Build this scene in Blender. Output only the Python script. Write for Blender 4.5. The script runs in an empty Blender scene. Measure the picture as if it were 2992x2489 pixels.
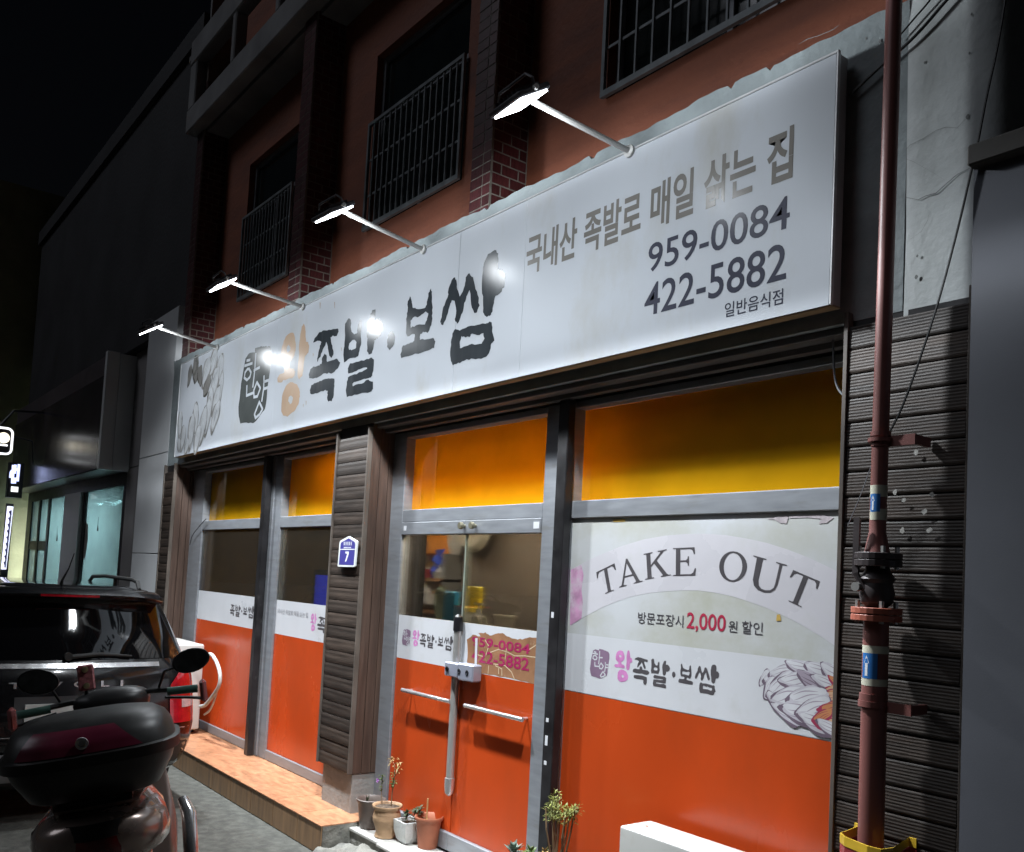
import bpy, bmesh, math, random
from mathutils import Vector, Matrix
from mathutils.geometry import tessellate_polygon
random.seed(7)
SC = bpy.context.scene
COL = SC.collection

# ---------------------------------------------------------------- camera
FPX, CX, CY = 2664.8, 1496.2, 1532.2            # focal length and optical centre in photo pixels (2992 wide)
YAW, PIT, ROL = math.radians(-52.438), math.radians(3.433), math.radians(2.990)
CAM = Vector((0.0, -3.2, 1.81))
_f = Vector((math.sin(YAW)*math.cos(PIT), math.cos(YAW)*math.cos(PIT), math.sin(PIT)))
_r = Vector((math.cos(YAW), -math.sin(YAW), 0.0))
_u = _r.cross(_f)
CR = _r*math.cos(ROL) + _u*math.sin(ROL)
CU = -_r*math.sin(ROL) + _u*math.cos(ROL)
CF = _f
cd = bpy.data.cameras.new('camera')
cd.sensor_width = 36.0
cd.sensor_fit = 'HORIZONTAL'
cd.lens = 36.0*FPX/2992.0
cd.shift_x = 0.0
cd.shift_y = (CY-1244.5)/2992.0
cd.clip_start = 0.05
cd.clip_end = 500.0
cam = bpy.data.objects.new('camera', cd)
COL.objects.link(cam)
cam.matrix_world = Matrix(((CR.x, CU.x, -CF.x, CAM.x), (CR.y, CU.y, -CF.y, CAM.y), (CR.z, CU.z, -CF.z, CAM.z), (0, 0, 0, 1)))
SC.camera = cam

# ---------------------------------------------------------------- night sky, weak street glow, exposure
SUN_EL, SUN_AZ = math.radians(40.0), math.radians(206.0)
world = bpy.data.worlds.new('World')
SC.world = world
world.use_nodes = True
wn = world.node_tree
sky = wn.nodes.new('ShaderNodeTexSky')
sky.sky_type = 'NISHITA'
sky.sun_disc = False
sky.sun_elevation = math.radians(-4.0)
sky.sun_rotation = SUN_AZ
bg = wn.nodes['Background']
wn.links.new(sky.outputs['Color'], bg.inputs['Color'])
bg.inputs['Strength'].default_value = 0.05
sl = bpy.data.lights.new('sun', 'SUN')
sl.energy = 0.21
sl.angle = math.radians(25.0)
sl.color = (0.86, 0.9, 1.0)
sun = bpy.data.objects.new('sun', sl)
COL.objects.link(sun)
sdir = Vector((math.sin(SUN_AZ)*math.cos(SUN_EL), math.cos(SUN_AZ)*math.cos(SUN_EL), math.sin(SUN_EL)))  # towards the light
sun.rotation_euler = sdir.to_track_quat('Z', 'Y').to_euler()
sun.location = (0, -8, 9)
SC.view_settings.view_transform = 'Standard'
SC.view_settings.look = 'None'
SC.view_settings.exposure = 0.35
SC.view_settings.gamma = 1.0
SC.view_settings.use_curve_mapping = False
SC.render.engine = 'CYCLES'
SC.cycles.use_denoising = True
SC.cycles.max_bounces = 7
SC.cycles.transparent_max_bounces = 12
SC.cycles.sample_clamp_indirect = 6.0
SC.cycles.blur_glossy = 0.5
SC.cycles.caustics_reflective = False
SC.cycles.caustics_refractive = False

# ---------------------------------------------------------------- photo pixel -> point on a known plane
def W(x, y, ax, val):
    d = CR*((x-CX)/FPX) - CU*((y-CY)/FPX) + CF
    return CAM + d*((val-CAM[ax])/d[ax])
def FP(x, y, Y):
    p = W(x, y, 1, Y)
    return (p.x, p.z)
TILE = dict(A=(0, 0), B=(1000, 0), C=(1992, 0), D=(0, 830), E=(1000, 830), F=(1992, 830), G=(0, 1659), H=(1000, 1659), I=(1992, 1659))
def TP(t, x, y, Y):
    o = TILE[t]
    return FP(o[0]+x/2.1, o[1]+y/2.1, Y)

# ---------------------------------------------------------------- materials
MATS = {}
def ramp(nt, fac, c0, c1, p0=0.3, p1=0.7):
    r = nt.nodes.new('ShaderNodeValToRGB')
    r.color_ramp.elements[0].position = p0
    r.color_ramp.elements[1].position = p1
    r.color_ramp.elements[0].color = (*c0, 1)
    r.color_ramp.elements[1].color = (*c1, 1)
    nt.links.new(fac, r.inputs['Fac'])
    return r
def mat(name, c, rough=0.5, metal=0.0, var=0.18, scale=6.0, stretch=(1, 1, 1), bump=0.0, bscale=60.0, bstretch=(1, 1, 1),
        coat=0.0, emit=None, estr=0.0, rvar=0.1, c2=None, p0=0.3, p1=0.7, spec=0.5, rnd=0.0, dirt=None, dscale=1.4, dp=(0.55, 0.75)):
    if name in MATS:
        return MATS[name]
    m = bpy.data.materials.new(name)
    m.use_nodes = True
    nt = m.node_tree
    b = nt.nodes['Principled BSDF']
    tc = nt.nodes.new('ShaderNodeTexCoord')
    mp = nt.nodes.new('ShaderNodeMapping')
    mp.inputs['Scale'].default_value = stretch
    nt.links.new(tc.outputs['Object'], mp.inputs['Vector'])
    vec = mp.outputs['Vector']
    if rnd:
        oi = nt.nodes.new('ShaderNodeObjectInfo')
        ad = nt.nodes.new('ShaderNodeVectorMath')
        ad.operation = 'MULTIPLY_ADD'
        ad.inputs[1].default_value = (37.0, 19.0, 53.0)
        nt.links.new(oi.outputs['Random'], ad.inputs[0])
        nt.links.new(vec, ad.inputs[2])
        vec = ad.outputs[0]
    n = nt.nodes.new('ShaderNodeTexNoise')
    n.inputs['Scale'].default_value = scale
    n.inputs['Detail'].default_value = 6.0
    nt.links.new(vec, n.inputs['Vector'])
    lo = tuple(max(0.0, v*(1-var)) for v in c)
    hi = c2 if c2 else tuple(min(1.0, v*(1+var)) for v in c)
    r = ramp(nt, n.outputs['Fac'], lo, hi, p0, p1)
    out = r.outputs['Color']
    if dirt:
        n3 = nt.nodes.new('ShaderNodeTexNoise')
        n3.inputs['Scale'].default_value = dscale
        n3.inputs['Detail'].default_value = 8.0
        n3.inputs['Roughness'].default_value = 0.65
        nt.links.new(vec, n3.inputs['Vector'])
        mr = ramp(nt, n3.outputs['Fac'], (0, 0, 0), (1, 1, 1), *dp)
        mx = nt.nodes.new('ShaderNodeMix')
        mx.data_type = 'RGBA'
        nt.links.new(mr.outputs['Color'], mx.inputs[0])
        nt.links.new(out, mx.inputs[6])
        mx.inputs[7].default_value = (*dirt, 1)
        out = mx.outputs[2]
    if rnd:
        hs = nt.nodes.new('ShaderNodeHueSaturation')
        ma = nt.nodes.new('ShaderNodeMapRange')
        ma.inputs[3].default_value = 1-rnd
        ma.inputs[4].default_value = 1+rnd
        nt.links.new(oi.outputs['Random'], ma.inputs[0])
        nt.links.new(ma.outputs[0], hs.inputs['Value'])
        nt.links.new(out, hs.inputs['Color'])
        out = hs.outputs['Color']
    nt.links.new(out, b.inputs['Base Color'])
    b.inputs['Metallic'].default_value = metal
    b.inputs['Specular IOR Level'].default_value = spec
    mr2 = nt.nodes.new('ShaderNodeMapRange')
    mr2.inputs[3].default_value = max(0.02, rough-rvar)
    mr2.inputs[4].default_value = min(1.0, rough+rvar)
    nt.links.new(n.outputs['Fac'], mr2.inputs[0])
    nt.links.new(mr2.outputs[0], b.inputs['Roughness'])
    b.inputs['Coat Weight'].default_value = coat
    b.inputs['Coat Roughness'].default_value = 0.06
    if bump:
        mp2 = nt.nodes.new('ShaderNodeMapping')
        mp2.inputs['Scale'].default_value = bstretch
        nt.links.new(tc.outputs['Object'], mp2.inputs['Vector'])
        n2 = nt.nodes.new('ShaderNodeTexNoise')
        n2.inputs['Scale'].default_value = bscale
        n2.inputs['Detail'].default_value = 5.0
        nt.links.new(mp2.outputs['Vector'], n2.inputs['Vector'])
        bm_ = nt.nodes.new('ShaderNodeBump')
        bm_.inputs['Strength'].default_value = bump
        bm_.inputs['Distance'].default_value = 0.02
        nt.links.new(n2.outputs['Fac'], bm_.inputs['Height'])
        nt.links.new(bm_.outputs['Normal'], b.inputs['Normal'])
    if emit:
        b.inputs['Emission Color'].default_value = (*emit, 1)
        b.inputs['Emission Strength'].default_value = estr
    MATS[name] = m
    return m
def glass(name, tint=(0.9, 0.92, 0.9), refl=0.08, film=None, filmw=0.0, rough=0.02, tr=0.35):
    """thin pane: mostly transparent, some mirror, optionally a coloured film on it"""
    if name in MATS:
        return MATS[name]
    m = bpy.data.materials.new(name)
    m.use_nodes = True
    nt = m.node_tree
    nt.nodes.remove(nt.nodes['Principled BSDF'])
    out = nt.nodes['Material Output']
    t = nt.nodes.new('ShaderNodeBsdfTransparent')
    t.inputs['Color'].default_value = (*tint, 1)
    g = nt.nodes.new('ShaderNodeBsdfGlossy')
    g.inputs['Roughness'].default_value = rough
    fr = nt.nodes.new('ShaderNodeFresnel')
    fr.inputs['IOR'].default_value = 1.5
    mt = nt.nodes.new('ShaderNodeMath')
    mt.operation = 'MULTIPLY_ADD'
    mt.inputs[1].default_value = 0.8
    mt.inputs[2].default_value = refl*0.4
    nt.links.new(fr.outputs[0], mt.inputs[0])
    base = t.outputs[0]
    if film:
        d = nt.nodes.new('ShaderNodeBsdfDiffuse')
        tl = nt.nodes.new('ShaderNodeBsdfTranslucent')
        n = nt.nodes.new('ShaderNodeTexNoise')
        n.inputs['Scale'].default_value = 3.0
        n.inputs['Detail'].default_value = 7.0
        tc = nt.nodes.new('ShaderNodeTexCoord')
        nt.links.new(tc.outputs['Object'], n.inputs['Vector'])
        r = ramp(nt, n.outputs['Fac'], tuple(v*0.85 for v in film), film)
        nt.links.new(r.outputs['Color'], d.inputs['Color'])
        nt.links.new(r.outputs['Color'], tl.inputs['Color'])
        dm = nt.nodes.new('ShaderNodeMixShader')
        dm.inputs[0].default_value = tr
        nt.links.new(d.outputs[0], dm.inputs[1])
        nt.links.new(tl.outputs[0], dm.inputs[2])
        fm = nt.nodes.new('ShaderNodeMixShader')
        fm.inputs[0].default_value = filmw
        nt.links.new(base, fm.inputs[1])
        nt.links.new(dm.outputs[0], fm.inputs[2])
        base = fm.outputs[0]
    mx = nt.nodes.new('ShaderNodeMixShader')
    nt.links.new(mt.outputs[0], mx.inputs[0])
    nt.links.new(base, mx.inputs[1])
    nt.links.new(g.outputs[0], mx.inputs[2])
    nt.links.new(mx.outputs[0], out.inputs['Surface'])
    MATS[name] = m
    return m
def emis(name, c, s):
    if name in MATS:
        return MATS[name]
    m = mat(name, c, 0.4, emit=c, estr=s)
    return m

# ---------------------------------------------------------------- mesh building
class MB:
    def __init__(s):
        s.v = []
        s.f = []
    def add(s, vs, fs):
        o = len(s.v)
        s.v += [tuple(v) for v in vs]
        s.f += [tuple(i+o for i in f) for f in fs]
        return s
    def box(s, x0, x1, y0, y1, z0, z1):
        return s.add([(x0, y0, z0), (x1, y0, z0), (x1, y1, z0), (x0, y1, z0), (x0, y0, z1), (x1, y0, z1), (x1, y1, z1), (x0, y1, z1)],
                     [(0, 3, 2, 1), (4, 5, 6, 7), (0, 1, 5, 4), (1, 2, 6, 5), (2, 3, 7, 6), (3, 0, 4, 7)])
    def obox(s, M, sx, sy, sz):
        vs = [M @ Vector((a*sx/2, b*sy/2, c*sz/2)) for c in (-1, 1) for a, b in ((-1, -1), (1, -1), (1, 1), (-1, 1))]
        return s.add(vs, [(0, 3, 2, 1), (4, 5, 6, 7), (0, 1, 5, 4), (1, 2, 6, 5), (2, 3, 7, 6), (3, 0, 4, 7)])
    def tube(s, pts, r, n=8, caps=True, close=False):
        pts = [Vector(p) for p in pts]
        rs = r if isinstance(r, (list, tuple)) else [r]*len(pts)
        rings = []
        up = None
        for i, p in enumerate(pts):
            a = pts[i-1] if i else (pts[-1] if close else None)
            b = pts[i+1] if i < len(pts)-1 else (pts[0] if close else None)
            d = ((b if b is not None else p)-(a if a is not None else p)).normalized()
            if up is None:
                up = Vector((0, 0, 1)) if abs(d.z) < 0.9 else Vector((1, 0, 0))
            e1 = (up-d*up.dot(d)).normalized()
            e2 = d.cross(e1)
            up = e1
            rings.append([p+(e1*math.cos(2*math.pi*k/n)+e2*math.sin(2*math.pi*k/n))*rs[i] for k in range(n)])
        vs = [v for rg in rings for v in rg]
        fs = []
        m = len(rings)
        for i in range(m if close else m-1):
            j = (i+1) % m
            for k in range(n):
                fs.append((i*n+k, i*n+(k+1) % n, j*n+(k+1) % n, j*n+k))
        if caps and not close:
            fs.append(tuple(range(n))[::-1])
            fs.append(tuple((m-1)*n+k for k in range(n)))
        return s.add(vs, fs)
    def lathe(s, prof, c=(0, 0, 0), n=20, axis='Z', sx=1.0, sy=1.0):
        vs, fs = [], []
        for r, z in prof:
            for k in range(n):
                a = 2*math.pi*k/n
                p = (r*math.cos(a)*sx, r*math.sin(a)*sy, z)
                if axis == 'Y':
                    p = (p[0], p[2], p[1])
                elif axis == 'X':
                    p = (p[2], p[0], p[1])
                vs.append((p[0]+c[0], p[1]+c[1], p[2]+c[2]))
        for i in range(len(prof)-1):
            for k in range(n):
                fs.append((i*n+k, i*n+(k+1) % n, (i+1)*n+(k+1) % n, (i+1)*n+k))
        fs.append(tuple(range(n))[::-1])
        fs.append(tuple((len(prof)-1)*n+k for k in range(n)))
        return s.add(vs, fs)
    def prism(s, poly, y0, y1):
        """poly in (x,z), extruded along y"""
        n = len(poly)
        tris = tessellate_polygon([[Vector((x, z, 0)) for x, z in poly]])
        vs = [(x, y0, z) for x, z in poly]+[(x, y1, z) for x, z in poly]
        fs = [tuple(t) for t in tris]+[tuple(i+n for i in t)[::-1] for t in tris]
        fs += [(i, (i+1) % n, n+(i+1) % n, n+i) for i in range(n)]
        return s.add(vs, fs)
    def sheet(s, polys, Y):
        """flat printed shape with holes, polys[0] outer, in (x,z)"""
        tris = tessellate_polygon([[Vector((x, z, 0)) for x, z in p] for p in polys])
        fl = [q for p in polys for q in p]
        fs = []
        for t in tris:
            a, b, c = [fl[i] for i in t]
            if (b[0]-a[0])*(c[1]-a[1])-(b[1]-a[1])*(c[0]-a[0]) < 0:
                t = t[::-1]
            fs.append(tuple(t))
        return s.add([(x, Y, z) for x, z in fl], fs)
    def grid(s, rows):
        n = len(rows[0])
        vs = [p for r in rows for p in r]
        fs = [(i*n+k, i*n+k+1, (i+1)*n+k+1, (i+1)*n+k) for i in range(len(rows)-1) for k in range(n-1)]
        return s.add(vs, fs)
    def mesh(s, name, m=None, bevel=0.0, smooth=False, sharp=35.0, fix=True, seg=1):
        me = bpy.data.meshes.new(name)
        me.from_pydata(s.v, [], s.f)
        if bevel or fix:
            bm = bmesh.new()
            bm.from_mesh(me)
            if fix:
                bmesh.ops.recalc_face_normals(bm, faces=bm.faces)
            if bevel:
                bmesh.ops.bevel(bm, geom=list(bm.edges), offset=bevel, segments=seg, affect='EDGES', profile=0.6)
            bm.to_mesh(me)
            bm.free()
        if smooth:
            me.shade_smooth()
            me.set_sharp_from_angle(angle=math.radians(sharp))
        if m:
            me.materials.append(m)
        me.update()
        return me
    def build(s, name, m, parent=None, bevel=0.0, smooth=False, sharp=35.0, fix=True, seg=1, kind=None, local=False):
        o = bpy.data.objects.new(name, s.mesh(name, m, bevel, smooth, sharp, fix, seg))
        COL.objects.link(o)
        if parent:
            attach(o, parent, local)
        if kind:
            o['kind'] = kind
        return o
INV = {}
def attach(o, p, local=False):
    o.parent = p
    if not local and p.name in INV:
        o.matrix_parent_inverse = INV[p.name]
def thing(name, label, cat, loc=(0, 0, 0), rot=(0, 0, 0), group=None):
    o = bpy.data.objects.new(name, None)
    o.empty_display_size = 0.1
    COL.objects.link(o)
    o.location = loc
    o.rotation_euler = rot
    o['label'] = label
    o['category'] = cat
    if group:
        o['group'] = group
    INV[o.name] = (Matrix.Translation(Vector(loc)) @ Matrix.Rotation(rot[2], 4, 'Z') @ Matrix.Rotation(rot[1], 4, 'Y') @ Matrix.Rotation(rot[0], 4, 'X')).inverted()
    return o
def tag(o, label, cat, group=None):
    o['label'] = label
    o['category'] = cat
    if group:
        o['group'] = group
    return o
def inst(name, me, parent, loc, rot=(0, 0, 0), sc=(1, 1, 1), local=False):
    o = bpy.data.objects.new(name, me)
    COL.objects.link(o)
    if parent:
        attach(o, parent, local)
    o.location = loc
    o.rotation_euler = rot
    o.scale = sc
    return o
def copy_tree(o, parent=None, loc=None):
    c = o.copy()
    COL.objects.link(c)
    c.parent = parent
    if loc is not None:
        c.location = loc
    for ch in list(o.children):
        copy_tree(ch, c)
    return c
def cat(pts, n=5):
    """smooth curve through the points"""
    P = [Vector(p) for p in pts]
    P = [P[0]]+P+[P[-1]]
    out = []
    for i in range(1, len(P)-2):
        a, b, c, d = P[i-1:i+3]
        for k in range(n):
            t = k/n
            out.append(0.5*((2*b)+(c-a)*t+(2*a-5*b+4*c-d)*t*t+(3*b-a-3*c+d)*t*t*t))
    return out+[P[-2]]
# ---------------------------------------------------------------- lettering as flat printed shapes
def text_geo(s, bold=0.0):
    cu = bpy.data.curves.new('text', 'FONT')
    cu.body = s
    cu.offset = bold
    cu.resolution_u = 4
    o = bpy.data.objects.new('text', cu)
    COL.objects.link(o)
    dg = bpy.context.evaluated_depsgraph_get()
    e = o.evaluated_get(dg)
    me = e.to_mesh()
    vs = [(v.co.x, v.co.y) for v in me.vertices]
    fs = [tuple(p.vertices) for p in me.polygons]
    e.to_mesh_clear()
    bpy.data.objects.remove(o)
    bpy.data.curves.remove(cu)
    x0, x1 = min(v[0] for v in vs), max(v[0] for v in vs)
    y0, y1 = min(v[1] for v in vs), max(v[1] for v in vs)
    return [((a-x0)/(x1-x0), (b-y0)/(y1-y0)) for a, b in vs], fs
def text(s, x0, x1, z0, z1, Y, m, parent, bold=0.0, name='lettering'):
    vs, fs = text_geo(s, bold)
    b = MB()
    b.add([(x0+(x1-x0)*a, Y, z0+(z1-z0)*c) for a, c in vs], fs)
    return b.build(name, m, parent, fix=False)
# ================================================================ materials of the place
M_ALU = mat('aluminium_frame', (0.28, 0.295, 0.32), 0.42, 0.35, var=0.12, scale=5, stretch=(1, 1, 6), dirt=(0.22, 0.22, 0.21), dscale=3)
M_BLACK = mat('dark_steel', (0.025, 0.024, 0.026), 0.38, 0.3, var=0.4, scale=9, dirt=(0.1, 0.1, 0.1), dscale=8, dp=(0.62, 0.8))
M_WHITE = mat('white_film', (0.63, 0.64, 0.67), 0.3, var=0.05, scale=3, dirt=(0.53, 0.53, 0.51), dscale=2.2)
M_ORANGE = mat('orange_film', (0.52, 0.062, 0.011), 0.26, var=0.1, scale=1.6, stretch=(1, 1, 0.5), dirt=(0.38, 0.055, 0.013), dscale=1.5, dp=(0.45, 0.8), rvar=0.08)
M_SIDE = mat('weathered_siding', (0.034, 0.0225, 0.016), 0.6, var=0.4, scale=7, stretch=(0.6, 1, 5), bump=0.13, bscale=40, bstretch=(0.5, 1, 6), rnd=0.35, dirt=(0.065, 0.05, 0.04), dscale=7, dp=(0.6, 0.82))
M_TRIM = mat('siding_trim', (0.09, 0.073, 0.06), 0.6, var=0.3, scale=12, stretch=(1, 1, 0.4))
M_WOOD = mat('brown_board', (0.066, 0.039, 0.028), 0.5, var=0.3, scale=9, stretch=(6, 6, 0.35), bump=0.15, bscale=30, bstretch=(8, 8, 0.5), rnd=0.12, dirt=(0.15, 0.11, 0.09), dscale=5, dp=(0.66, 0.8))
M_CONC = mat('painted_concrete', (0.66, 0.7, 0.7), 0.75, var=0.1, scale=3, bump=0.15, bscale=30, dirt=(0.5, 0.535, 0.535), dscale=2.6, dp=(0.45, 0.75))
M_CONC2 = mat('grey_concrete', (0.26, 0.26, 0.265), 0.85, var=0.25, scale=2.4, bump=0.15, bscale=60)
M_OWALL = mat('orange_stucco', (0.3, 0.095, 0.05), 0.7, var=0.16, scale=2.5, stretch=(0.6, 1, 3), bump=0.25, bscale=30, dirt=(0.15, 0.055, 0.04), dscale=1.7, dp=(0.5, 0.8))
M_BRICK = mat('dark_red_brick', (0.075, 0.018, 0.02), 0.4, var=0.4, scale=16, bump=0.2, bscale=70, rnd=0.3)
M_MORTAR = mat('mortar', (0.2, 0.18, 0.155), 0.9, var=0.2, scale=20, bump=0.4, bscale=90)
M_LINTEL = mat('lintel_metal', (0.12, 0.115, 0.115), 0.55, 0.1, var=0.4, scale=4, stretch=(0.6, 4, 4), dirt=(0.16, 0.1, 0.07), dscale=2)
M_TILE = mat('orange_floor_tile', (0.42, 0.2, 0.105), 0.38, var=0.28, scale=5, stretch=(1.6, 5, 5), bump=0.12, bscale=30, rnd=0.06, dirt=(0.5, 0.29, 0.17), dscale=9, dp=(0.55, 0.75))
M_RISER = mat('brown_riser_tile', (0.28, 0.165, 0.085), 0.45, var=0.3, scale=6, stretch=(4, 4, 0.6), rnd=0.08)
M_ASPH = mat('road_concrete', (0.095, 0.095, 0.083), 0.92, var=0.35, scale=14, bump=0.35, bscale=70, c2=(0.13, 0.13, 0.115), dirt=(0.065, 0.065, 0.06), dscale=9, dp=(0.52, 0.66))
M_CEMENT = mat('rough_cement', (0.22, 0.215, 0.19), 0.9, var=0.3, scale=9, bump=0.8, bscale=18, dirt=(0.1, 0.1, 0.1), dscale=6, dp=(0.55, 0.7))
M_SLAB = mat('pale_stone_slab', (0.46, 0.45, 0.42), 0.6, var=0.12, scale=6, bump=0.2, bscale=30, dirt=(0.36, 0.34, 0.3), dscale=5)
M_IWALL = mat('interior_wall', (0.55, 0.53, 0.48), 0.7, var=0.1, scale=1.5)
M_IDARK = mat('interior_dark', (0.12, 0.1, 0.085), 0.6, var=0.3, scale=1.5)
M_CABINET = mat('orange_cabinet', (0.78, 0.29, 0.055), 0.4, var=0.16, scale=3, stretch=(6, 6, 0.6))
M_INK = mat('print_dark', (0.05, 0.055, 0.065), 0.32, var=0.3, scale=4)
M_GLASS = glass('window_glass', (0.86, 0.87, 0.83), 0.1, film=(0.46, 0.43, 0.36), filmw=0.05, tr=0.3)
M_DGLASS = glass('door_glass', (0.9, 0.91, 0.88), 0.08, film=(0.46, 0.43, 0.36), filmw=0.012, tr=0.3)
M_YFILM = glass('yellow_film', (0.75, 0.36, 0.03), 0.05, film=(0.88, 0.47, 0.01), filmw=0.95, tr=0.45)

# ================================================================ ground
g = MB()
g.add([(-90, -60, 0), (60, -60, 0), (60, 40, 0), (-90, 40, 0)], [(0, 1, 2, 3)])
go = g.build('ground', M_ASPH, fix=False, kind='structure')

# ================================================================ the shop building
X0, X1 = -10.05, -1.40
bld = thing('shop_building', 'orange two storey shop building with brick pilasters and a white sign across its front', 'building', (-5.7, 0.6, 0))
FY = -0.2            # front plane of beam, pillars and right wall
# --- beam above the shop window, its upper edge broken
def jag(x, a=0.0045):
    return a*(math.sin(x*9.1)+0.7*math.sin(x*23.7+1.3)+0.5*math.sin(x*51.0+0.4)) + (0.012*max(0, math.sin(x*2.3+1)-0.6)) - (0.02 if math.sin(x*31.7+2)*math.sin(x*3.3) > 0.9 else 0)
b = MB()
N = 420
xs = [X0+(-1.70-X0)*i/N for i in range(N+1)]
rows = []
for z, y in ((2.83, 0.1), (2.83, FY), (3.30, FY), (3.86, FY), (None, FY-0.012), (None, 0.16)):
    rows.append([(x, y+(0.006*math.sin(x*3.1) if z is None and y < 0 else 0), z if z else 3.976+jag(x)) for x in xs])
b.grid(rows)
b.build('beam', mat('concrete_dimmed', (0.27, 0.31, 0.32), 0.75, var=0.2, scale=4, bump=0.3, bscale=25, dirt=(0.18, 0.205, 0.21), dscale=3, dp=(0.48, 0.75)), bld, smooth=True, sharp=50)  # same concrete as the right wall, colour darkened to offset the lamp glare
# --- right wall with a rounded corner
b = MB()
prof = [(-1.70, FY), (-1.65, FY), (-1.6, FY), (-1.47, FY), (-1.435, FY+0.006), (-1.405, FY+0.022), (-1.385, FY+0.05), (-1.378, FY+0.09), (-1.378, 0.5), (-1.378, 3.2)]
rows = []
for i in range(14):
    z = 2.78+(7.2-2.78)*i/13
    rows.append([(x+0.004*math.sin(z*2.7), y+0.003*math.sin(z*3.9+x*6), z) for x, y in prof])
b.grid(rows)
b.build('right_wall', M_CONC, bld, smooth=True, sharp=60)
b = MB()
b.box(-1.90, -1.40, FY+0.012, 3.2, 0.0, 2.775)
b.build('right_pillar', M_CONC2, bld)
# hairline cracks and knocks in the plaster (their own shape)
M_CRACK = mat('crack', (0.24, 0.25, 0.25), 0.9)
def crack(pts, w, Y=FY-0.004, name='crack'):
    q = []
    for i, (x, z) in enumerate(pts):
        ww = 0.55*w*(0.4+0.6*random.random())*(0.3 if i in (0, len(pts)-1) else 1)
        q.append((x, z, ww))
    m_ = MB()
    rows_ = [[(x-0.3*ww, Y, z+ww) for x, z, ww in q], [(x+0.3*ww, Y, z-ww) for x, z, ww in q]]
    m_.grid(rows_)
    return m_.build(name, M_CRACK, bld, fix=False)
def CP(lst, Y=FY-0.004):
    return [TP('C', x, y, Y) for x, y in lst]
crack(CP([(1345, 955), (1400, 890), (1480, 850), (1560, 800), (1620, 780), (1690, 785), (1730, 740), (1775, 705)]), 0.0022)
crack(CP([(1345, 965), (1420, 990), (1500, 1035), (1560, 1070), (1615, 1105)]), 0.0015)
crack(CP([(1345, 1205), (1400, 1215), (1450, 1225), (1500, 1200), (1560, 1185), (1620, 1130), (1690, 1070), (1770, 1030)]), 0.004)
crack(CP([(1520, 1290), (1510, 1350), (1470, 1420), (1400, 1470)]), 0.0015)
crack(CP([(712, 270), (715, 330), (710, 380), (712, 430)]), 0.003)
crack(CP([(720, 270), (770, 240), (850, 215), (930, 180), (970, 150)]), 0.0035)
for x, y, w in ((1755, 715, 0.007), (1445, 1570, 0.004), (1440, 1700, 0.006), (1780, 85, 0.004), (1765, 325, 0.004), (1490, 385, 0.004), (1130, 235, 0.004), (1215, 250, 0.006)):
    x_, z_ = TP('C', x, y, FY-0.005)
    m_ = MB()
    m_.sheet([[(x_+w*math.cos(t)*(0.7+0.5*random.random()), z_+1.4*w*math.sin(t)*(0.7+0.5*random.random())) for t in [k*math.pi/4 for k in range(8)]]], FY-0.005)
    m_.build('plaster_chip', M_CRACK, bld, fix=False)
# --- upper orange wall with window holes
WY = 0.12
WIN = [(-3.66, -2.05, 4.5, 5.95), (-6.41, -5.08, 4.5, 5.95), (-9.08, -7.88, 4.5, 5.95)]
b = MB()
xs_ = [X0, -9.08, -7.88, -6.41, -5.08, -3.66, -2.05, -1.40]
def wallquad(x0, x1, z0, z1, y=WY):
    b.add([(x0, y, z0), (x1, y, z0), (x1, y, z1), (x0, y, z1)], [(0, 1, 2, 3)])
for i in range(7):
    x0, x1 = xs_[i], xs_[i+1]
    if i in (1, 3, 5):
        wallquad(x0, x1, 3.9, 4.5)
        wallquad(x0, x1, 5.95, 8.4)
    else:
        wallquad(x0, x1, 3.9, 8.4)
for x0, x1, z0, z1 in WIN:
    for q in ([(x0, WY, z0), (x1, WY, z0), (x1, WY+0.14, z0), (x0, WY+0.14, z0)], [(x0, WY, z1), (x0, WY+0.14, z1), (x1, WY+0.14, z1), (x1, WY, z1)],
              [(x0, WY, z0), (x0, WY+0.14, z0), (x0, WY+0.14, z1), (x0, WY, z1)], [(x1, WY, z0), (x1, WY, z1), (x1, WY+0.14, z1), (x1, WY+0.14, z0)]):
        b.add(q, [(0, 1, 2, 3)])
b.build('upper_wall', M_OWALL, bld, fix=False)
b = MB()
b.box(X0, -1.42, 0.7, 6.0, 2.86, 8.4)
b.box(X0, X0+0.05, -0.1, 0.7, 2.9, 8.4)
b.box(X0, -1.42, 3.7, 6.0, 0.0, 2.86)
b.box(X0, -9.7, 0.3, 3.7, 0.0, 2.86)
b.build('building_core', M_CONC2, bld)
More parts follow.
